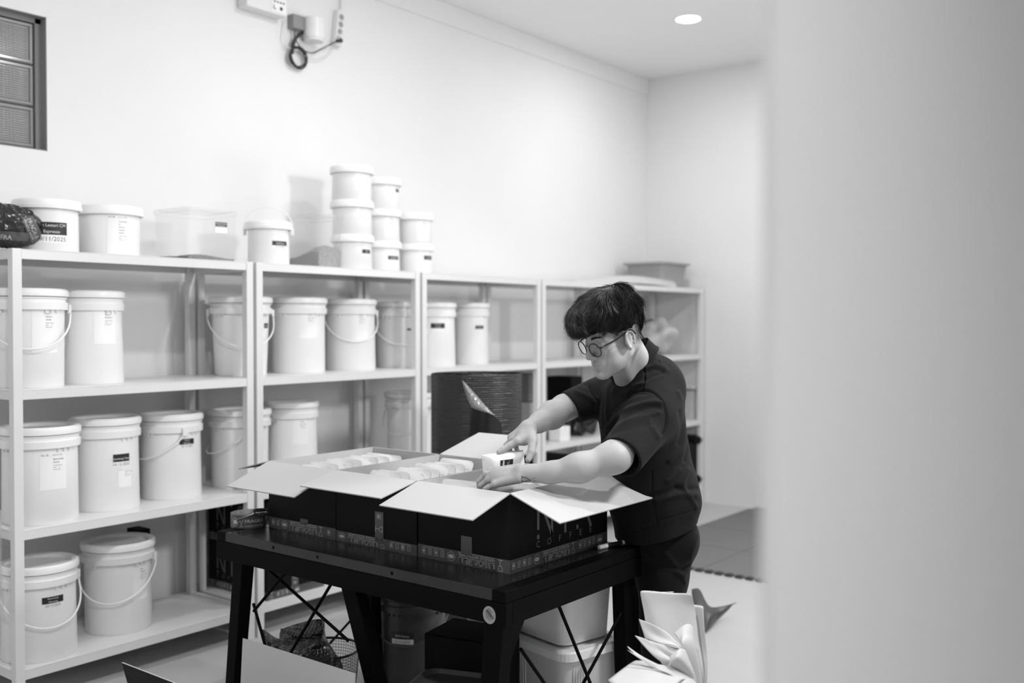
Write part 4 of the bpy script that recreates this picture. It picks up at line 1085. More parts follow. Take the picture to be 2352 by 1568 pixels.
# socket strip
sA, sB = W2(785, 30, .04), W2(776, 100, .04)
ss = thing('socket_strip', 'white vertical socket strip on the wall with four outlets', 'socket strip', tuple(((sA+sB)/2).to_tuple())); ss.location.y = YW
hh = (sA.z-sB.z)/2+.012; tilt = Matrix.Rotation(-.10, 4, 'Y')
MB().box((-.028, -.045, -hh), (.028, -.001, hh)).build('housing', M_socket, ss, bevel=.006)
for q in range(4):
    zc = hh-.038-q*(2*hh-.076)/3
    m = MB(); nS = 28; vs_ = []
    for r_, y0_ in ((.0205, -.0462), (.0195, -.0470), (.0175, -.0462)):
        vs_ += [(r_*math.cos(2*PI*i_/nS), y0_, zc+r_*math.sin(2*PI*i_/nS)) for i_ in range(nS)]
    m.add(vs_, [(j*nS+i_, j*nS+(i_+1) % nS, (j+1)*nS+(i_+1) % nS, (j+1)*nS+i_) for j in range(2) for i_ in range(nS)], 0, True)
    m.add([(.0175*math.cos(2*PI*i_/nS), -.0461, zc+.0175*math.sin(2*PI*i_/nS)) for i_ in range(nS)], [tuple(range(nS))], 1)
    m.build('outlet', [M_socket, M_socketd], ss)
ss.rotation_euler = (0, .13, 0)
# plugs and cables
def cable(name, desc, pts, r_, mt, e=.02, par=None):
    P3 = [W2(a, b_, e+(c_[0] if c_ else 0)) for a, b_, *c_ in pts]
    o = MB().tube(bez(P3, 8), r_, 8).build(name, mt, par)
    if desc: tag(o, desc, 'cable')
    return o
cable('cable', 'thin white cable rising from the socket strip to the ceiling', [(783, 28, .02), (783, 10), (784, -15)], .005, M_cablew)
cable('cable', 'white cable hanging in a loop below the control box', [(657, 46), (652, 85), (660, 105), (668, 112), (690, 116)], .0032, M_cablew, .03)
ck = bpy.data.objects.new('coiled_cable', None); COL.objects.link(ck); tag(ck, 'black cable coiled in an oval bundle below the junction box', 'cable')
cc = W2(685, 130, .03); ck.location = cc
m = MB(); pts = []
for q in range(24*5):
    a = 2*PI*q/24; k_ = q/24; rx, ry = 17+3.0*math.sin(k_*2.1), 24+3.0*math.cos(k_*3)
    ca, sa = math.cos(a), math.sin(a); th_ = -.35
    x0_ = rx*ca; y0_ = ry*sa; pts.append(W2(685+x0_*math.cos(th_)-y0_*math.sin(th_), 132+x0_*math.sin(th_)+y0_*math.cos(th_), .022+.006*math.sin(k_*4)+.003*k_)-cc)
m.tube(bez(pts, 2), .0045, 8); m.build('coil', M_cable, ck)
m = MB()
for off in (0, 3, 6): m.tube(bez([W2(698+off*.3, 72, .03)-cc, W2(684+off, 80, .04)-cc, W2(674+off, 92, .035)-cc, W2(669+off, 108, .03)-cc, W2(667+off, 124, .03)-cc], 8), .004, 8)
m.tube(bez([W2(676, 70, .03)-cc, W2(677, 86, .035)-cc, W2(683, 98, .035)-cc, W2(692, 112, .03)-cc, W2(700, 122, .03)-cc], 8), .0035, 8)
m.build('lead', M_cable, ck)
cable('cable', 'black cable from the bottom outlet curving to the coil', [(780, 92, .04), (762, 100, .03), (748, 108), (735, 114), (718, 122), (702, 118), (690, 108)], .0035, M_cable, .03)
cable('cable', 'thin white cable from the third outlet sweeping under the coil', [(784, 75, .05), (772, 100, .03), (762, 118), (745, 132), (724, 136), (704, 130), (690, 120)], .003, M_cablew, .03)
pgl = W2(778, 92, .06)
pg = MB().tube([W2(783, 93, .045), W2(774, 94, .075)], [.013, .008], 14).build('plug', M_rubber); tag(pg, 'black plug in the lowest outlet of the socket strip', 'plug')

# ================================================================== CREAM POUCH BUNDLE (front right)
sx_, sy_ = P(1530, 1560, D=2.72).x, P(1530, 1560, D=2.72).y
st = thing('stool', 'low white stool under the bundle of cream pouches', 'stool', (sx_, sy_, 0))
MB().box((-.16, -.16, .455), (.16, .16, .485)).build('seat', M_rack, st, bevel=.01)
for a in (-1, 1):
    for b2 in (-1, 1): MB().box((a*.13-.018, b2*.13-.018, 0), (a*.13+.018, b2*.13+.018, .456)).build('leg', M_rack, st)
GP = 'cream paper pouches fanned in a bundle'
def sheet(desc, rows, mt=M_kraft, th=.0016, name='paper_pouch', cat='pouch', group=GP):
    rws = [bez([P(a, b_, D=d) for a, b_, d in r], 8) for r in rows]
    cols = [bez(list(c_), 8) for c_ in zip(*rws)]; nu_, nv_ = len(cols), len(cols[0]); m = MB()
    m.add([p for c_ in cols for p in c_], [(i*nv_+j, (i+1)*nv_+j, (i+1)*nv_+j+1, i*nv_+j+1) for i in range(nu_-1) for j in range(nv_-1)], 0, True)
    o = m.build(name, mt); so = o.modifiers.new('s', 'SOLIDIFY'); so.thickness = th; so.offset = 0
    return tag(o, desc, cat, group) if desc else o
BX, BYp = 1604, 1600
sheet('tallest cream pouch at the back left of the fanned bundle', [[(1471, 1364, 2.78), (1478, 1400, 2.775), (1492, 1470, 2.75), (1530, 1540, 2.72), (1580, 1612, 2.70)],
      [(1478, 1356, 2.78), (1500, 1400, 2.77), (1525, 1470, 2.74), (1560, 1540, 2.71), (1590, 1614, 2.70)],
      [(1540, 1361, 2.79), (1548, 1400, 2.78), (1562, 1470, 2.75), (1585, 1540, 2.71), (1600, 1616, 2.70)],
      [(1583, 1363, 2.79), (1592, 1400, 2.79), (1601, 1470, 2.76), (1612, 1540, 2.72), (1612, 1618, 2.70)],
      [(1589, 1370, 2.79), (1594, 1402, 2.79), (1604, 1470, 2.76), (1616, 1540, 2.72), (1614, 1618, 2.70)]])
sheet('cream pouch behind the tallest one, showing its right edge', [[(1560, 1385, 2.84), (1575, 1450, 2.82), (1600, 1530, 2.78), (1606, 1612, 2.74)],
      [(1592, 1388, 2.83), (1604, 1450, 2.81), (1616, 1530, 2.77), (1614, 1612, 2.74)],
      [(1612, 1391, 2.82), (1617, 1450, 2.80), (1624, 1530, 2.77), (1619, 1614, 2.74)],
      [(1615, 1396, 2.82), (1618, 1450, 2.80), (1625, 1530, 2.77), (1621, 1614, 2.74)]])
sheet('open gaping cream pouch in the middle of the bundle', [[(1467, 1421, 2.70), (1474, 1442, 2.69), (1482, 1466, 2.68)],
      [(1500, 1434, 2.69), (1510, 1460, 2.68), (1520, 1478, 2.66)],
      [(1535, 1455, 2.68), (1548, 1478, 2.66), (1560, 1488, 2.64)],
      [(1560, 1482, 2.66), (1574, 1495, 2.65), (1590, 1540, 2.66)],
      [(1568, 1490, 2.66), (1590, 1540, 2.66), (1606, 1612, 2.68)]])
sheet('cream pouch with its upper lip standing open, right of the gaping one', [[(1548, 1454, 2.70), (1560, 1470, 2.68), (1566, 1486, 2.66), (1585, 1545, 2.67), (1600, 1612, 2.68)],
      [(1568, 1437, 2.71), (1570, 1455, 2.69), (1572, 1482, 2.66), (1592, 1545, 2.67), (1604, 1612, 2.68)],
      [(1582, 1433, 2.72), (1586, 1455, 2.70), (1592, 1485, 2.68), (1604, 1545, 2.68), (1609, 1612, 2.69)],
      [(1592, 1440, 2.72), (1594, 1460, 2.71), (1600, 1500, 2.69), (1610, 1550, 2.69), (1612, 1612, 2.69)]])
sheet('cream pouch with folded gusset low in the bundle', [[(1458, 1459, 2.66), (1478, 1482, 2.65), (1500, 1505, 2.64), (1530, 1528, 2.63)],
      [(1480, 1466, 2.66), (1505, 1490, 2.65), (1524, 1515, 2.63), (1550, 1536, 2.63)],
      [(1500, 1474, 2.66), (1535, 1505, 2.64), (1560, 1525, 2.62), (1590, 1552, 2.64)],
      [(1560, 1490, 2.65), (1564, 1510, 2.62), (1580, 1535, 2.62), (1604, 1612, 2.66)]])
sheet('cream pouch lip folded into a point near the bundle front', [[(1540, 1506, 2.62), (1538, 1518, 2.61), (1534, 1532, 2.61)],
      [(1560, 1490, 2.63), (1556, 1510, 2.60), (1545, 1530, 2.61)], [(1572, 1492, 2.64), (1582, 1530, 2.62), (1590, 1560, 2.63)], [(1576, 1498, 2.65), (1596, 1550, 2.64), (1606, 1600, 2.66)]])
sheet('thin cream pouch edge poking out left of the bundle', [[(1441, 1484, 2.62), (1470, 1504, 2.60), (1500, 1520, 2.59), (1540, 1538, 2.60), (1596, 1560, 2.63)],
      [(1444, 1488, 2.61), (1470, 1512, 2.59), (1500, 1530, 2.58), (1540, 1545, 2.59), (1600, 1575, 2.63)]])
sheet('second thin cream pouch edge just below the first', [[(1441, 1492, 2.60), (1470, 1508, 2.585), (1500, 1524, 2.575), (1540, 1545, 2.58), (1596, 1568, 2.61)],
      [(1448, 1498, 2.595), (1472, 1514, 2.58), (1500, 1532, 2.57), (1540, 1549, 2.57), (1600, 1585, 2.61)]])
sheet('cream pouch lying flat at the bottom edge of the picture', [[(1396, 1562, 2.55), (1450, 1522, 2.60), (1468, 1517, 2.62), (1490, 1521, 2.63)],
      [(1430, 1590, 2.48), (1500, 1550, 2.55), (1530, 1535, 2.60), (1560, 1538, 2.62)],
      [(1470, 1620, 2.45), (1540, 1585, 2.52), (1570, 1560, 2.58), (1606, 1575, 2.63)]])
sheet('cream pouch curling over the front of the bundle', [[(1555, 1575, 2.55), (1575, 1560, 2.57), (1590, 1565, 2.60), (1604, 1600, 2.63)],
      [(1570, 1600, 2.52), (1590, 1585, 2.55), (1600, 1590, 2.58), (1610, 1620, 2.62)]])
o = sheet('dark lining pouch behind the tallest cream pouch', [[(1500, 1357, 2.80), (1502, 1380, 2.80)], [(1520, 1359, 2.81), (1522, 1380, 2.81)], [(1548, 1358, 2.82), (1548, 1380, 2.81)]], mt=M_silver)

# ================================================================== THE PERSON
import openvdb
def npv(v): return np.array((v.x, v.y, v.z), dtype=np.float32)
class Field:
    def __init__(s, lo, hi, h):
        s.lo = np.array(lo, dtype=np.float32); s.h = h
        s.n = np.ceil((np.array(hi)-np.array(lo))/h).astype(int)+1
        s.a = np.full(tuple(s.n), .06, np.float32)
    def _sub(s, pts, rad):
        lo = np.min(pts, 0)-rad; hi = np.max(pts, 0)+rad
        i0 = np.clip(((lo-s.lo)/s.h).astype(int), 0, s.n); i1 = np.clip(((hi-s.lo)/s.h).astype(int)+2, 0, s.n)
        sl = tuple(slice(a, b) for a, b in zip(i0, i1))
        g = [s.lo[k]+s.h*np.arange(i0[k], i1[k], dtype=np.float32) for k in range(3)]
        return sl, g[0][:, None, None], g[1][None, :, None], g[2][None, None, :]
    def _comb(s, sl, d, k, op):
        a = s.a[sl]
        if a.size == 0: return
        if op == 'add':
            h = np.clip(.5+.5*(a-d)/k, 0, 1); s.a[sl] = a*(1-h)+d*h-k*h*(1-h)
        else:
            d = -d; h = np.clip(.5-.5*(a-d)/k, 0, 1); s.a[sl] = a*(1-h)+d*h+k*h*(1-h)
    def cone(s, p0, p1, r0, r1, k=.01, op='add', flat=None, clip=None, pad=.0):
        p0, p1 = npv(p0), npv(p1); R = max(r0, r1)+k+.012+pad
        sl, X, Y, Z = s._sub(np.array([p0, p1]), R*(1.0 if flat is None else max(1, flat[1])))
        d = p1-p0; L2 = float(d@d)+1e-12
        qx, qy, qz = X-p0[0], Y-p0[1], Z-p0[2]
        t = np.clip((qx*d[0]+qy*d[1]+qz*d[2])/L2, 0, 1)
        ex, ey, ez = qx-t*d[0], qy-t*d[1], qz-t*d[2]
        e2 = ex*ex+ey*ey+ez*ez
        if flat is not None:
            ax = npv(flat[0].normalized()); c = ex*ax[0]+ey*ax[1]+ez*ax[2]; e2 = e2-c*c+(c/flat[1])**2
        D = np.sqrt(e2)-(r0+t*(r1-r0))
        for cpt, cn in (clip or []):
            cpt, cn = npv(cpt), npv(cn.normalized()); D = np.maximum(D, (X-cpt[0])*cn[0]+(Y-cpt[1])*cn[1]+(Z-cpt[2])*cn[2])
        s._comb(sl, D, k, op)
    def ell(s, c, ax, r, k=.01, op='add'):
        c = npv(c); R = max(r)+k+.012
        sl, X, Y, Z = s._sub(np.array([c]), R); q = []
        for a in ax:
            a = npv(a); q.append((X-c[0])*a[0]+(Y-c[1])*a[1]+(Z-c[2])*a[2])
        k0 = np.sqrt(sum((q[i]/r[i])**2 for i in range(3))); k1 = np.sqrt(sum((q[i]/r[i]**2)**2 for i in range(3)))
        D = k0*(k0-1)/np.maximum(k1, 1e-6)
        s._comb(sl, D, k, op)
    def halfcut(s, p, n):          # remove everything on the +n side
        p, n = npv(p), npv(n.normalized())
        g = [s.lo[k]+s.h*np.arange(s.n[k], dtype=np.float32) for k in range(3)]
        D = (g[0][:, None, None]-p[0])*n[0]+(g[1][None, :, None]-p[1])*n[1]+(g[2][None, None, :]-p[2])*n[2]
        s.a = np.maximum(s.a, D)
    def mesh(s, name, mats, parent, smooth=2):
        g = openvdb.FloatGrid(.06); a = np.clip(s.a, -.0599, .06); a[0] = a[-1] = .06; a[:, 0] = a[:, -1] = .06; a[:, :, 0] = a[:, :, -1] = .06
        g.copyFromArray(np.ascontiguousarray(a, dtype=np.float32))
        pts, q = g.convertToQuads(0.0)
        pts = pts*s.h+s.lo
        # keep the largest connected piece(s): drop tiny islands
        me = bpy.data.meshes.new(name); me.vertices.add(len(pts)); me.vertices.foreach_set('co', pts.astype(np.float32).ravel())
        q = q[:, ::-1].astype(np.int32)
        me.loops.add(q.size); me.loops.foreach_set('vertex_index', q.ravel())
        me.polygons.add(len(q)); me.polygons.foreach_set('loop_start', np.arange(0, q.size, 4, dtype=np.int32)); me.polygons.foreach_set('loop_total', np.full(len(q), 4, np.int32))
        me.update(calc_edges=True); me.validate()
        bm = bmesh.new(); bm.from_mesh(me)
        seen = set(); best = []
        bm.verts.ensure_lookup_table()
        for v0 in bm.verts:
            if v0.index in seen: continue
            st_ = [v0]; comp = []; seen.add(v0.index)
            while st_:
                v = st_.pop(); comp.append(v)
                for e in v.link_edges:
                    w_ = e.other_vert(v)
                    if w_.index not in seen: seen.add(w_.index); st_.append(w_)
            if len(comp) > len(best): best, comp = comp, best
            if comp: bmesh.ops.delete(bm, geom=[v for v in comp], context='VERTS') if False else None
            if comp: [v.__setattr__('select', True) for v in comp]
        kill = set(bm.verts)-set(best)
        bmesh.ops.delete(bm, geom=list(kill), context='VERTS')
        bmesh.ops.recalc_face_normals(bm, faces=bm.faces)
        if smooth:
            for _ in range(smooth): bmesh.ops.smooth_vert(bm, verts=bm.verts, factor=.5, use_axis_x=True, use_axis_y=True, use_axis_z=True)
        bm.to_mesh(me); bm.free()
        for m_ in mats: me.materials.append(m_)
        me.polygons.foreach_set('use_smooth', [True]*len(me.polygons)); me.update()
        o = bpy.data.objects.new(name, me); COL.objects.link(o)
        if parent: o.parent = parent; o.location = -parent.location
        return o
def project(co_):                 # world points (N,3) -> pixel columns and rows
    d = co_-npv(CAM); z = d@npv(VF); return 1176+F*(d@npv(VR))/z, 784-F*(d@npv(VU))/z
def seg_dist(px, py, poly):
    best = np.full(px.shape, 1e9); 
    for (x0_, y0_), (x1_, y1_) in zip(poly[:-1], poly[1:]):
        dx, dy = x1_-x0_, y1_-y0_; t_ = np.clip(((px-x0_)*dx+(py-y0_)*dy)/(dx*dx+dy*dy+1e-9), 0, 1)
        best = np.minimum(best, np.hypot(px-x0_-t_*dx, py-y0_-t_*dy))
    return best
def emboss(o, lines, gain=1.0):
    me = o.data; n = len(me.vertices); c = np.zeros(n*3, np.float32); me.vertices.foreach_get('co', c); c = c.reshape(-1, 3)
    nr = np.zeros(n*3, np.float32); me.vertices.foreach_get('normal', nr); nr = nr.reshape(-1, 3)
    loc_ = npv(o.location)+(npv(o.parent.location) if o.parent else 0)
    w_ = c+loc_; px, py = project(w_); face = np.clip(-((w_-npv(CAM))/np.linalg.norm(w_-npv(CAM), axis=1)[:, None]*nr).sum(1)*3, 0, 1)
    disp = np.zeros(n)
    for poly, amp, wd in lines:
        poly = [tuple(p_) for p_ in bez([(a, b, 0) for a, b in poly], 6)]; poly = [(p_[0], p_[1]) for p_ in poly]
        d = seg_dist(px, py, poly); disp += amp*np.exp(-(d/wd)**2)
    c += nr*(disp*face*gain)[:, None]; me.vertices.foreach_set('co', c.ravel()); me.update()

man = thing('person', 'young man in dark shirt, black trousers and round glasses, bent over the right carton', 'person', (P(1510, 1200, D=3.5).x, P(1510, 1200, D=3.5).y, 0))
HC = P(1411, 769, D=3.25); HS = 1.033
hl = imv(.52, -.104, .848).normalized(); hf = imv(-.822, -.332, .463); hf = (hf-hl*hf.dot(hl)).normalized(); hu = hl.cross(hf)
if hu.z < 0: hu = -hu
def H(x, y, z): return HC+(hl*x+hf*y+hu*z)*HS
HAX = (hl, hf, hu)
def hell(F_, c, r, k=.01, op='add'): F_.ell(H(*c), HAX, [q*HS for q in r], k, op)
def hcap(F_, a, b, r0, r1, k=.01, op='add'): F_.cone(H(*a), H(*b), r0*HS, r1*HS, k, op)
tl_ = imv(.32, 0, .95).normalized(); tf_ = imv(-.95, 0, .32).normalized(); tu_ = Vector((0, 0, 1)); TAX = (tl_, tf_, tu_)
lean = (imv(-.10, 1, 0)).normalized(); TAX2 = (tl_, (tf_-lean*tf_.dot(lean)).normalized(), lean)

Sn, En, Wn = P(1492, 948, D=3.33), P(1408, 1050, D=3.13), P(1198, 1087, D=3.11)
Sf, Ef, Wf = P(1416, 905, D=3.68), P(1296, 936, D=3.52), P(1213, 984, D=3.33)
pts_all = [HC, Sn, En, Wn, Sf, Ef, Wf, P(1100, 1145, D=3.1), P(1150, 1100, D=3.4)]
lo = [min(p[k] for p in pts_all)-.16 for k in range(3)]; hi = [max(p[k] for p in pts_all)+.16 for k in range(3)]
B = Field(lo, hi, .0026)
# head
hell(B, (0, -.012, .040), (.073, .093, .080)); hell(B, (0, .036, -.028), (.060, .052, .072), .03)
for s_ in (-1, 1):
    hcap(B, (s_*.050, .004, -.052), (s_*.018, .072, -.100), .020, .016, .03)
    hell(B, (s_*.043, .058, -.022), (.021, .024, .022), .025)
    hell(B, (s_*.040, .048, -.060), (.020, .028, .024), .025)
hell(B, (0, .042, -.078), (.042, .042, .032), .02)
hell(B, (0, .080, -.104), (.021, .014, .015), .016)
hell(B, (0, .072, .040), (.048, .018, .035), .02)
for s_ in (-1, 1): hcap(B, (s_*.012, .086, .020), (s_*.044, .073, .022), .0085, .008, .014)
hell(B, (0, .078, -.068), (.031, .019, .026), .014)
for s_ in (-1, 1): hell(B, (s_*.031, .098, .001), (.018, .017, .012), .012, 'cut')
hcap(B, (0, .086, .012), (0, .106, -.026), .0075, .0105, .012)
hell(B, (0, .1115, -.035), (.0115, .0100, .0100), .007)
for s_ in (-1, 1):
    hell(B, (s_*.0135, .0985, -.0395), (.0080, .0105, .0085), .006)
    hell(B, (s_*.0070, .1060, -.0475), (.0038, .0060, .0035), .003, 'cut')
    hell(B, (s_*.031, .0765, .000), (.0150, .0140, .0125), .004)
    hcap(B, (s_*.018, .0915, -.006), (s_*.044, .0835, -.006), .0012, .0010, .0025, 'cut')
# lips
hcap(B, (-.021, .0865, -.0655), (0, .0985, -.0625), .0040, .0060, .004); hcap(B, (.021, .0865, -.0655), (0, .0985, -.0625), .0040, .0060, .004)
hcap(B, (-.015, .0885, -.0765), (0, .0975, -.0765), .0054, .0074, .003); hcap(B, (.015, .0885, -.0765), (0, .0975, -.0765), .0054, .0074, .003)
hcap(B, (-.023, .0905, -.0700), (0, .1050, -.0693), .0020, .0024, .0025, 'cut'); hcap(B, (.023, .0905, -.0700), (0, .1050, -.0693), .0020, .0024, .0025, 'cut')
hell(B, (0, .0965, -.088), (.016, .008, .005), .006, 'cut')
# ears
for s_ in (-1, 1):
    eo = (hl*s_*.975-hf*.22).normalized(); ef2 = (hf*.975+hl*s_*.22).normalized(); eax = (eo, ef2, hu)
    c_ = H(s_*.0755, .003, -.006)
    B.ell(c_, eax, (.0060*HS, .0165*HS, .0275*HS), .005)
    ring_ = [(.016, -.020), (.020, -.004), (.019, .012), (.010, .025), (-.003, .030), (-.013, .024), (-.017, .010), (-.016, -.006), (-.011, -.020), (-.004, -.029)]
    rp_ = [c_+(ef2*(-a)+hu*b*.92+eo*.006)*HS*1.0 for a, b in ring_]
    for a, b in zip(rp_[:-1], rp_[1:]): B.cone(a, b, .0036, .0036, .003)
    B.ell(c_+eo*.0100+ef2*.003-hu*.001, eax, (.0080, .0095, .0165), .003, 'cut')
    B.ell(c_+eo*.009-ef2*.006+hu*.014, eax, (.004, .004, .009), .003, 'cut')
    B.cone(c_+(ef2*.013-hu*.004)*HS, c_+(ef2*.011-hu*.012)*HS, .0045, .0045, .004)
    B.cone(c_-hu*.026+ef2*.006+eo*.003, c_-hu*.030+ef2*.007+eo*.003, .0060, .0050, .006)
# neck, chest, shoulders
NB = P(1470, 872, D=3.48)
B.cone(H(0, -.026, -.030), P(1462, 835, D=3.44), .055, .054, .03); B.cone(P(1462, 835, D=3.44), NB, .054, .062, .02); B.cone(H(0, .008, -.070), P(1440, 872, D=3.44), .034, .042, .03)
B.cone(H(.045, -.035, -.045), P(1425, 875, D=3.42), .016, .013, .012)
B.cone(NB, P(1480, 1000, D=3.47), .062, .12, .05); B.cone(NB, Sn, .05, .05, .04); B.cone(NB, Sf, .05, .045, .04)
# arms
B.cone(Sn, En, .052, .047, .02); B.cone(En, P(1330, 1074, D=3.11), .0430, .0430, .03); B.cone(P(1330, 1074, D=3.11), P(1265, 1085, D=3.11), .0430, .0325, .03)
B.cone(P(1265, 1085, D=3.11), Wn, .0325, .0275, .02); B.cone(P(1425, 1052, D=3.14), P(1398, 1056, D=3.13), .034, .037, .03)
B.cone(Sf, Ef, .048, .045, .02); B.cone(Ef, P(1268, 953, D=3.45), .045, .0475, .02); B.cone(P(1268, 953, D=3.45), P(1238, 970, D=3.39), .0465, .0335, .02)
B.cone(P(1238, 970, D=3.39), Wf, .0330, .0265, .015)
# near (left) hand
kn = [P(1126, 1082, D=3.185), P(1117, 1089, D=3.160), P(1121, 1101, D=3.130), P(1136, 1112, D=3.105)]
wr = [P(1192, 1076, D=3.14), P(1193, 1083, D=3.12), P(1193, 1091, D=3.105), P(1190, 1098, D=3.095)]
for a, b in zip(wr, kn): B.cone(a, b, .0170, .0118, .010)
B.ell((wr[1]+kn[2])/2+VF*.006, ((kn[1]-wr[1]).normalized(), VF, VU), (.044, .017, .026), .014)
for a in kn: B.ell(a-VF*.002, HAX, (.0105, .0105, .0105), .006)
fin = [[kn[0], P(1108, 1097, D=3.200), P(1106, 1120, D=3.205), P(1116, 1136, D=3.20)],
       [kn[1], P(1101, 1106, D=3.170), P(1102, 1128, D=3.180), P(1112, 1144, D=3.175)],
       [kn[2], P(1104, 1115, D=3.138), P(1108, 1136, D=3.150), P(1118, 1150, D=3.15)],
       [kn[3], P(1114, 1123, D=3.112), P(1117, 1142, D=3.125), P(1132, 1156, D=3.13)]]
for q, f_ in enumerate(fin):
    r_ = [.0098, .0100, .0096, .0086][q]
    B.cone(f_[0], f_[1], r_, r_*.97, .004); B.cone(f_[1], f_[2], r_*.97, r_*.86, .0025); B.cone(f_[2], f_[3], r_*.86, r_*.74, .0025)
B.cone(P(1186, 1080, D=3.17), P(1155, 1090, D=3.21), .015, .0125, .012); B.cone(P(1155, 1090, D=3.21), P(1132, 1108, D=3.225), .0110, .0100, .004); B.cone(P(1132, 1108, D=3.225), P(1126, 1124, D=3.22), .0100, .0085, .003)
# far (right) hand
kf = [P(1189, 1013, D=3.265), P(1177, 1010, D=3.300), P(1175, 1004, D=3.335), P(1182, 1000, D=3.365)]
wf_ = [P(1213, 987, D=3.305), P(1211, 985, D=3.325), P(1210, 983, D=3.34), P(1210, 982, D=3.355)]
for a, b in zip(wf_, kf): B.cone(a, b, .0215, .0140, .014)
B.cone(P(1203, 1000, D=3.29), P(1204, 1012, D=3.275), .020, .016, .014)
B.cone(P(1213, 990, D=3.31), P(1205, 1006, D=3.29), .024, .018, .015)
ff = [[kf[0], P(1171, 1023, D=3.262), P(1154, 1033, D=3.255), P(1146, 1038, D=3.250)],
      [kf[1], P(1164, 1022, D=3.310), P(1158, 1045, D=3.345), P(1158, 1062, D=3.350)],
      [kf[2], P(1169, 1022, D=3.350), P(1172, 1046, D=3.375), P(1174, 1062, D=3.375)],
      [kf[3], P(1183, 1020, D=3.385), P(1190, 1040, D=3.395), P(1194, 1054, D=3.395)]]
for q, f_ in enumerate(ff):
    r_ = [.0120, .0108, .0098, .0088][q]
    B.cone(f_[0], f_[1], r_*1.1, r_, .006); B.cone(f_[1], f_[2], r_, r_*.88, .003); B.cone(f_[2], f_[3], r_*.88, r_*.76, .003)
B.cone(P(1217, 990, D=3.30), P(1223, 1014, D=3.255), .0215, .0160, .012); B.cone(P(1223, 1014, D=3.255), P(1221, 1038, D=3.225), .0150, .0132, .006); B.cone(P(1221, 1038, D=3.225), P(1213, 1056, D=3.210), .0130, .0100, .004)
B.cone(P(1217, 1008, D=3.27), P(1195, 1010, D=3.275), .010, .010, .014)     # web between thumb and finger
body = B.mesh('body', [M_skin, M_lip, M_fade], man, 2)
del B
# colour patches that belong to the skin: lips, cropped hair at the sides and nape
me = body.data; nV = len(me.vertices); cc_ = np.zeros(nV*3, np.float32); me.vertices.foreach_get('co', cc_); bco = cc_.reshape(-1, 3).copy(); cc_ = bco+npv(body.location)+npv(man.location)
bnr = np.zeros(nV*3, np.float32); me.vertices.foreach_get('normal', bnr); bnr = bnr.reshape(-1, 3)
dl_ = (cc_-npv(HC))/HS; lx, ly, lz = dl_@npv(hl), dl_@npv(hf), dl_@npv(hu)
def ss(a, b, x): t_ = np.clip((x-a)/(b-a), 0, 1); return t_*t_*(3-2*t_)
near_head = (np.abs(lx) < .1) & (np.abs(ly) < .14) & (np.abs(lz) < .16)
lipv = ss(.0235, .0195, np.abs(lx))*ss(.082, .086, ly)*ss(-.0835+.2*np.abs(lx), -.0805+.2*np.abs(lx), lz)*ss(-.0575-.15*np.abs(lx), -.0600-.15*np.abs(lx), lz)*near_head
top_ = ss(.022, .058, lz)*ss(.056, .040, ly+.6*(lz-.05)*0)
back_ = ss(-.078, -.015, lz)*ss(-.022, -.055, ly)
side_ = .35*ss(-.004, .020, lz)*ss(.052, .042, ly)*ss(.022, .030, ly)*ss(.05, .058, np.abs(lx))
earm = ((np.abs(lx) > .060) & (lz < .027) & (lz > -.045) & (ly > -.030) & (ly < .030))
fadev = np.maximum(np.maximum(top_, back_), side_)*near_head*(~earm)
dl_body = dl_.copy(); fade_body = fadev
for nm_, arr in (('lip', lipv), ('fade', fadev)):
    at_ = me.attributes.new(nm_, 'FLOAT', 'POINT'); at_.data.foreach_set('value', arr.astype(np.float32))
# hair
HF = Field([v-.19 for v in HC], [v+.19 for v in HC], .0028)
hell(HF, (0, -.008, .066), (.084, .093, .086)); hell(HF, (0, .040, .090), (.074, .074, .064), .03)
hell(HF, (.002, .096, .086), (.058, .052, .042), .03); hell(HF, (.012, .124, .072), (.038, .032, .029), .02)
hell(HF, (0, -.052, .030), (.068, .046, .058), .02); hell(HF, (.040, .062, .058), (.034, .032, .022), .02)
hell(HF, (.02, -.040, .125), (.045, .035, .030), .02); hell(HF, (.03, -.070, .085), (.036, .026, .030), .015); hell(HF, (.035, .02, .125), (.04, .04, .025), .02)
hell(HF, (0, .117, .006), (.085, .062, .038), .010, 'cut')
HF.cone(H(.12, .078, .010), H(-.12, .078, .010), .036, .036, .01, 'cut')
for s_ in (-1, 1):
    HF.cone(H(s_*.100, .035, -.020), H(s_*.100, -.03, -.028), .056, .058, .012, 'cut'); HF.cone(H(s_*.100, -.03, -.028), H(s_*.090, -.10, -.05), .058, .052, .012, 'cut')
HF.cone(H(.09, -.01, -.03), H(-.09, -.01, -.03), .045, .045, .01, 'cut')
HF.cone(H(.08, -.10, -.060), H(-.08, -.10, -.060), .045, .045, .012, 'cut')
hair = HF.mesh('hair', [M_hair], man, 2); del HF
me = hair.data; n = len(me.vertices); c = np.zeros(n*3, np.float32); me.vertices.foreach_get('co', c); c = c.reshape(-1, 3)
nr = np.zeros(n*3, np.float32); me.vertices.foreach_get('normal', nr); nr = nr.reshape(-1, 3)
wc_ = c+npv(hair.location)+npv(man.location); dl_ = (wc_-npv(HC))/HS; lx, ly, lz = dl_@npv(hl), dl_@npv(hf), dl_@npv(hu)
ph = np.arctan2(lx, ly-(-.03))
dsp = .0028*np.sin(ph*9+4*np.sin(lz*40)+2*np.sin(ly*50))+.0012*np.sin(ph*21+lz*110)-.001
c += nr*dsp[:, None]; me.vertices.foreach_set('co', c.ravel()); me.update()
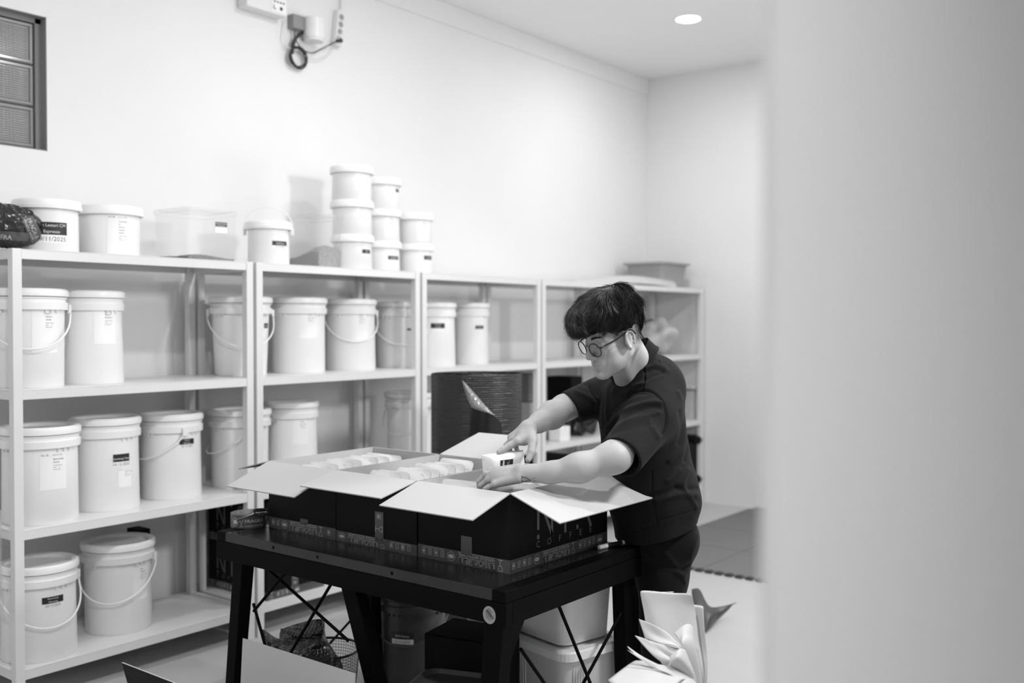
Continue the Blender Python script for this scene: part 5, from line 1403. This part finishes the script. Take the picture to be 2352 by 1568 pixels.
# strands over the hair mass
sel = rng.choice(n, 12500, replace=True); SM = MB()
vs_all = []; fs_all = []; crown = np.array([.012, -.030, .150])
nl = np.stack([nr@npv(hl), nr@npv(hf), nr@npv(hu)], 1); pl_ = np.stack([lx, ly, lz], 1)
def lock(p_, f_):                 # slowly varying direction noise, so strands gather in locks
    return np.array([math.sin(p_[1]*f_+p_[2]*f_*.7+1), math.sin(p_[0]*f_*1.1+p_[2]*f_*.6+2), math.sin(p_[0]*f_*.8-p_[1]*f_+.5)])
def strand(p_, nn_, fl, Lh, lift, curl, wdt, K=6):
    if p_[2] < .014 and p_[1] > -.032: return
    t_ = fl-nn_*(fl@nn_); t_ /= np.linalg.norm(t_)+1e-6; sd = np.cross(t_, nn_); o_ = len(vs_all)
    for k2 in range(K):
        u = k2/(K-1); a_ = p_+t_*Lh*u+nn_*(lift*Lh*(u-.75*u*u)+.0003)+sd*Lh*.35*curl*u*u; r_ = wdt*(1-.85*u)
        for kk in range(3):
            an = 2*PI*kk/3; vs_all.append(a_+sd*r_*math.cos(an)+nn_*r_*math.sin(an))
    for k2 in range(K-1):
        for kk in range(3): k3 = (kk+1) % 3; fs_all.append((o_+k2*3+kk, o_+k2*3+k3, o_+(k2+1)*3+k3, o_+(k2+1)*3+kk))
bvh_b = BVHTree.FromPolygons([tuple(v) for v in (dl_body)], [tuple(p_.vertices) for p_ in body.data.polygons])
for q in sel:
    hb = bvh_b.find_nearest(tuple(pl_[q]))
    if hb[0] is not None and (Vector(pl_[q])-hb[0]).dot(hb[1]) < .0008: continue
    if abs(pl_[q][0]) > .045 and pl_[q][2] < .030 and pl_[q][1] > -.06: continue
    p_ = pl_[q].copy()+rng.normal(size=3)*.0012; nn_ = nl[q]
    fl = p_-crown; fl = fl/(np.linalg.norm(fl)+1e-6)
    if p_[1] > .02 and p_[2] > .05: fl = fl*.8+np.array([.35*math.sin(p_[0]*30), .35, -.25])
    fl = fl+lock(p_, 95)*.50+lock(p_, 210)*.22+rng.normal(size=3)*.12
    Lh = rng.uniform(.020, .045); lift = rng.uniform(.05, .30)
    if p_[1] > .10: lift = rng.uniform(.05, .5)
    if p_[2] < .045 and p_[1] < .03: Lh = rng.uniform(.005, .011); fl = fl*.5+np.array([0, -.4, -.8]); lift *= .5
    if p_[1] < -.06 and p_[2] > .05: lift = rng.uniform(.05, .3)
    strand(p_, nn_, fl, Lh, lift, lock(p_, 60)[0]*.8+rng.uniform(-.4, .4), rng.uniform(.00035, .0008))
bl = np.stack([bnr@npv(hl), bnr@npv(hf), bnr@npv(hu)], 1); bp_ = dl_body
cand = np.nonzero(fade_body > .08)[0]; cand = rng.choice(cand, 9000, replace=True)
for q in cand:
    f_ = fade_body[q]
    if rng.uniform() > f_*1.3: continue
    strand(bp_[q]+rng.normal(size=3)*.0006, bl[q], np.array([0, -.5, -1.])+rng.normal(size=3)*.25, .003+.006*f_*rng.uniform(.6, 1.2), .35, 0, .00028, 3)
va = np.array(vs_all); wv = npv(HC)+HS*(va[:, 0:1]*npv(hl)+va[:, 1:2]*npv(hf)+va[:, 2:3]*npv(hu))-npv(man.location)
SM.add([tuple(v) for v in wv], fs_all, 0, True); so_ = SM.build('hair_strands', M_strand, hair); so_.matrix_parent_inverse = Matrix.Identity(4); so_.location = man.location*0 - hair.location*0 + Vector(hair.location)*(-1)
# eyebrows and lash lines
ml_ = man.location
EB = MB()
for s_ in (-1, 1):
    for q in range(170):
        u = rng.uniform(0, 1); x_ = s_*(.012+.036*u); y_ = .0975-.013*u*u-.001*u; z_ = .0205+.006*math.sin(u*2.2)+rng.uniform(-.0035, .0035)*(1-.6*u)
        a_ = H(x_, y_, z_); b2 = H(x_+s_*.006, y_-.0022, z_+rng.uniform(-.0003, .002))
        EB.tube([a_-ml_, (a_+b2)/2-ml_+hf*.0006, b2-ml_], [.0008, .0007, .0002], 4)
EB.build('eyebrows', M_strand, man)
EL = MB()
for s_ in (-1, 1):
    EL.tube([H(s_*(.031+.0145*math.cos(a)), .0765+.0146*math.sin(a), -.0050-.0015*math.sin(a))-ml_ for a in np.linspace(.35, PI-.35, 10)], .0011, 5)
EL.build('eyelashes', M_strand, man)
# glasses
gl_ = bpy.data.objects.new('eyeglasses', None); COL.objects.link(gl_); gl_.parent = man
fr = MB(); lens_c = []
def lensp(s_, a, k_=1.0):
    x_ = .0335+.0245*k_*math.cos(a); z_ = -.010+.0220*k_*math.sin(a)
    return H(s_*x_, .1085-.10*(x_-.0335)-abs(x_)*.06+z_*.10, z_)-ml_
for s_ in (-1, 1):
    fr.tube([lensp(s_, 2*PI*q/40) for q in range(40)], .0017, 8, closed=True)
fr.tube(bez([lensp(-1, PI-.45), H(0, .1105, .0005)-ml_, lensp(1, PI-.45)], 6), .0013, 8)
fr.build('frame', M_frame, gl_)
for s_ in (-1, 1):
    m = MB(); m.add([lensp(s_, 2*PI*q/32, .97) for q in range(32)], [tuple(range(32))]); m.build('lens', M_lens, gl_)
    MB().tube(bez([lensp(s_, .35), H(s_*.064, .092, .002)-ml_, H(s_*.074, .045, .010)-ml_, H(s_*.0775, .002, .021)-ml_, H(s_*.078, -.014, .020)-ml_, H(s_*.074, -.028, .002)-ml_], 8), .0024, 8).build('temple', M_frame, gl_)

# ---- shirt
pts_all = [P(1270, 840, D=3.7), P(1620, 1250, D=3.7), P(1380, 1100, D=3.0), P(1500, 780, D=3.9), P(1560, 1000, D=3.2), P(1300, 900, D=3.5)]
lo = [min(p[k] for p in pts_all)-.08 for k in range(3)]; hi = [max(p[k] for p in pts_all)+.08 for k in range(3)]
S = Field(lo, hi, .0034)
S.ell(P(1474, 905, D=3.50), TAX2, (.175, .118, .085), .03); S.ell(P(1472, 955, D=3.49), TAX2, (.178, .142, .13), .05)
S.ell(P(1482, 1045, D=3.48), TAX2, (.172, .150, .17), .05); S.ell(P(1497, 1130, D=3.48), TAX2, (.168, .150, .15), .05)
S.cone(P(1497, 1120, D=3.49), P(1512, 1285, D=3.49), .142, .138, .04, flat=(tl_, 1.18)); S.ell(P(1550, 1152, D=3.45), TAX, (.10, .078, .065), .04)
S.ell(P(1515, 880, D=3.52), TAX2, (.13, .068, .085), .05)
S.cone(P(1500, 862, D=3.50), Sn, .062, .078, .05); S.cone(P(1478, 862, D=3.54), Sf, .06, .070, .04)
NKc = P(1451, 829, D=3.44); NKn = imv(-.63, .74, .20).normalized()
S.cone(NKc-NKn*.018, P(1484, 890, D=3.50), .078, .105, .04, clip=[(NKc-NKn*.006, NKn)])
an = (En-Sn).normalized(); cufn = P(1423, 1051, D=3.15)
S.cone(P(1502, 952, D=3.37), P(1402, 1078, D=3.09), .086, .070, .035, clip=[(cufn, an)])
cuff = P(1308, 933, D=3.54); nf = imv(-.80, -.50, .30).normalized()
S.cone(P(1410, 898, D=3.67), P(1284, 945, D=3.50), .078, .058, .035, clip=[(cuff, nf)])
S.halfcut(P(1405, 1240, D=3.5), (P(1405, 1240, D=3.5)-P(1604, 1185, D=3.5)).cross(tl_)*(1 if (P(1405, 1240, D=3.5)-P(1604, 1185, D=3.5)).cross(tl_).z < 0 else -1))
# openings: sleeves, hem, neck
S.cone(cufn-an*.075, cufn+an*.05, .062, .0665, .006, 'cut'); afx = (Ef-Sf).normalized(); S.cone(P(1322, 929, D=3.56)-afx*.03, P(1312, 932, D=3.545)+afx*.09, .045, .053, .006, 'cut')
S.cone(NKc-NKn*.04, NKc+NKn*.10, .064, .070, .006, 'cut')
shirt = S.mesh('shirt', [M_shirt], man, 3); del S
r, vly = 1, -1
def sc1(pts): return [(1200+a/3.564, 620+b/3.564) for a, b in pts]
def sc7(pts): return [(1340+a/4.127, 1080+b/4.127) for a, b in pts]
emboss(shirt, [
 (sc1([(700, 1290), (780, 1200), (850, 1150), (950, 1110), (1050, 1085), (1130, 1085)]), .0060, 6), (sc1([(700, 1250), (760, 1140), (840, 1060), (930, 1010), (1010, 1005)]), -.0045, 5),
 (sc1([(690, 1340), (790, 1265), (900, 1225), (1020, 1195), (1110, 1165)]), .0050, 6), (sc1([(720, 1330), (860, 1190), (1040, 1120), (1130, 1130)]), -.0045, 6),
 (sc1([(640, 1400), (760, 1330), (900, 1290), (1050, 1260)]), -.0025, 8), (sc1([(1040, 1240), (1080, 1310), (1110, 1360)]), .003, 6),
 (sc1([(860, 1000), (920, 950), (985, 930)]), .0035, 4), (sc1([(830, 1040), (900, 985), (960, 955)]), -.0035, 4), (sc1([(880, 950), (940, 890), (1000, 860)]), .0030, 4),
 (sc1([(1010, 930), (1080, 890), (1150, 865)]), .0035, 5), (sc1([(1010, 905), (1080, 865), (1150, 845)]), -.0030, 4),
 (sc1([(1010, 800), (1080, 780), (1140, 790), (1190, 830)]), .0040, 5), (sc1([(1020, 830), (1080, 812), (1150, 830)]), -.0035, 4), (sc1([(1080, 760), (1110, 735), (1130, 750)]), .003, 4),
 (sc1([(845, 1035), (880, 1005), (940, 985), (1010, 980), (1070, 1000), (1120, 1040), (1155, 1090), (1175, 1160), (1180, 1230), (1170, 1290), (1150, 1340)]), -.0060, 2.6),
 (sc1([(985, 795), (1003, 840), (1003, 880), (997, 930), (985, 975)]), -.0035, 2.0), (sc1([(1000, 800), (1014, 840), (1014, 880), (1008, 930), (996, 972)]), .002, 2.0),
 (sc1([(640, 830), (630, 950), (625, 1100), (625, 1250), (630, 1380)]), -.003, 3), (sc1([(710, 880), (700, 980), (695, 1080), (690, 1200), (705, 1270)]), .0040, 4), (sc1([(665, 880), (660, 1000), (655, 1150), (655, 1290)]), .0025, 4),
 (sc1([(720, 1230), (760, 1140), (810, 1080)]), .0035, 5), (sc1([(740, 1000), (800, 920), (880, 850), (960, 800)]), .0030, 6),
 (sc1([(555, 760), (545, 850), (550, 950), (590, 1040), (620, 1090)]), -.0055, 3), (sc1([(440, 1000), (520, 1030), (600, 1080)]), .004, 6), (sc1([(500, 930), (560, 960), (600, 1010)]), -.003, 6),
 (sc1([(300, 990), (380, 1110), (490, 1185)]), -.0012, 2), (sc1([(655, 1385), (760, 1425), (860, 1490), (930, 1560)]), -.0016, 2),
 (sc1([(1270, 1000), (1330, 1150), (1330, 1330), (1300, 1450), (1200, 1560)]), .0050, 5), (sc1([(1290, 1160), (1310, 1300), (1280, 1420)]), -.004, 5), (sc1([(1345, 1330), (1355, 1450), (1330, 1560)]), -.0045, 4),
 (sc7([(640, 250), (740, 225), (820, 200), (890, 165)]), -.0045, 7), (sc7([(700, 290), (800, 250), (900, 225), (970, 215), (1060, 235)]), .0055, 8), (sc7([(890, 170), (970, 190), (1085, 175)]), -.0040, 7),
 (sc7([(985, 0), (950, 70), (940, 150), (960, 185)]), .0060, 6), (sc7([(1000, 250), (1040, 300), (1070, 350)]), .004, 5), (sc7([(650, 10), (650, 200), (660, 320), (690, 470), (710, 550)]), -.0025, 2),
 (sc7([(700, 480), (850, 440), (1000, 395), (1085, 355)]), -.0018, 2), (sc7([(350, 600), (500, 570), (690, 500)]), -.0018, 2), (sc7([(800, 100), (850, 60), (900, 0)]), .004, 8)], 1.45)
# inner darkness of the garment openings is its own lining
cb = MB()                          # standing collar
ca = (VF-NKn*VF.dot(NKn)).normalized(); cbv = NKn.cross(ca)
if cbv.dot(VR) < 0: cbv = -cbv
N_ = 64; rings_ = []
for (r0_, zz) in ((.084, -.022), (.0800, -.008), (.0780, .008), (.0770, .022), (.0752, .0225), (.0755, .008), (.0765, -.015)):
    rings_.append([(NKc+ca*(r0_*.93*math.cos(2*PI*q/N_))+cbv*(r0_*1.22*math.sin(2*PI*q/N_))+NKn*(zz+.004*math.sin(2*PI*q/N_)*(1 if zz > 0 else 0)))-ml_ for q in range(N_)])
vv_ = [p_ for rg in rings_ for p_ in rg]
cb.add(vv_, [(j*N_+q, j*N_+(q+1) % N_, (j+1)*N_+(q+1) % N_, (j+1)*N_+q) for j in range(len(rings_)-1) for q in range(N_)], 0, True)
cb.build('collar', M_shirt, shirt).location = -Vector(shirt.location)
# ---- trousers and shoes
pts_all = [P(1400, 1180, D=3.4), P(1620, 1180, D=3.7), P(1450, 1700, D=3.7), P(1560, 1740, D=3.4)]
lo = [min(p[k] for p in pts_all)-.13 for k in range(3)]; hi = [max(p[k] for p in pts_all)+.13 for k in range(3)]; lo[2] = -.01
T = Field(lo, hi, .0045)
T.ell(P(1511, 1222, D=3.50), TAX, (.150, .126, .12), .04); T.ell(P(1549, 1238, D=3.47), TAX, (.115, .070, .085), .04)
kn_, kf_ = P(1518, 1440, D=3.45), P(1480, 1440, D=3.66)
an_, af_ = P(1517, 1690, D=3.48), P(1478, 1680, D=3.70)
T.cone(P(1527, 1245, D=3.46), P(1521, 1320, D=3.455), .098, .088, .03); T.cone(P(1521, 1320, D=3.455), kn_, .086, .072, .03); T.cone(kn_, Vector((an_.x, an_.y, .09)), .072, .058, .02)
T.cone(P(1497, 1245, D=3.62), kf_, .092, .070, .03); T.cone(kf_, Vector((af_.x, af_.y, .09)), .070, .058, .02)
T.halfcut(P(1500, 1170, D=3.5), Vector((0, 0, 1)))
pants = T.mesh('trousers', [M_pants], man, 3); del T
emboss(pants, [(sc7([(700, 700), (850, 870), (900, 960), (960, 990)]), .005, 6), (sc7([(1085, 620), (1040, 740), (1015, 830)]), .003, 5), (sc7([(570, 600), (590, 680), (630, 760), (665, 820)]), -.004, 2),
  (sc7([(880, 970), (930, 1000), (960, 1060)]), .006, 5), (sc7([(860, 920), (930, 945), (1000, 900)]), -.006, 5), (sc7([(950, 470), (1020, 450), (1085, 425)]), -.004, 2), (sc7([(945, 482), (1020, 462), (1088, 438)]), .002, 2)])
bv_p = BVHTree.FromPolygons([v.co+Vector(pants.location)+ml_ for v in pants.data.vertices], [tuple(p_.vertices) for p_ in pants.data.polygons])
bc = projected(bv_p, [(1586.5, 1203.5)], .002)[0]
if bc:
    m = MB(); dn = (CAM-bc).normalized(); ua = dn.cross(Vector((0, 0, 1))).normalized(); ub = ua.cross(dn)
    m.tube([bc-ml_+ua*.0065*math.cos(2*PI*q/20)+ub*.0065*math.sin(2*PI*q/20) for q in range(20)], .0014, 6, closed=True); m.tube([bc-ml_-dn*.002, bc-ml_+dn*.001], .0055, 16)
    m.build('button', M_rubber, pants).location = -Vector(pants.location)
for c_, yw in ((Vector((an_.x, an_.y, 0)), 0), (Vector((af_.x, af_.y, 0)), .1)):
    q_ = [c_, c_+tf_*.14]; Fz = Field([min(a[k] for a in q_)-.12 for k in range(2)]+[-.02], [max(a[k] for a in q_)+.12 for k in range(2)]+[.16], .004)
    Fz.cone(c_-tf_*.05+Vector((0, 0, .035)), c_+tf_*.15+Vector((0, 0, .028)), .042, .040, .02, flat=(Vector((0, 0, 1)), .8)); Fz.cone(c_+Vector((0, 0, .05)), c_+Vector((0, 0, .11)), .042, .045, .02)
    Fz.halfcut(Vector((0, 0, .001)), Vector((0, 0, -1))); Fz.mesh('shoe', [M_rubber], man, 2)
# ---- tattoo on the near forearm, following the skin
bvb = BVHTree.FromPolygons([v.co+Vector(body.location)+ml_ for v in body.data.vertices], [tuple(p_.vertices) for p_ in body.data.polygons])
def skinline(polys, wpx, mt, name, par=None):
    m = MB()
    for pl in polys:
        dense = []
        for (a0_, b0_), (a1_, b1_) in zip(pl[:-1], pl[1:]):
            for q in range(5): dense.append((a0_+(a1_-a0_)*q/5, b0_+(b1_-b0_)*q/5))
        dense.append(pl[-1]); h = projected(bvb, dense, .0004)
        h = [x_-ml_ for x_ in h if x_ is not None]
        if len(h) > 2: m.tube(h, wpx, 5, flat=1)
    return m.build(name, mt, par or man)
def t3(pts): return [(1060+a/8.255, 960+b/8.255) for a, b in pts]
circ = [(1200+58*math.cos(2*PI*q/24), 1162+42*math.sin(2*PI*q/24)) for q in range(25)]
skinline([t3([(1135, 1095), (1330, 1178)]), t3([(1330, 1178), (1145, 1208)]), t3([(1145, 1208), (1135, 1095)]), t3(circ), t3([(1270, 1150), (1285, 1178), (1275, 1195)]), t3([(1142, 1135), (1160, 1112), (1185, 1105)]),
          t3([(1350, 1152), (1372, 1140), (1392, 1134)]), t3([(1368, 1182), (1415, 1180)]), t3([(1358, 1202), (1392, 1218)])], .0006, mat('tattoo ink', .06, .6), 'tattoo', body).location = -Vector(body.location)
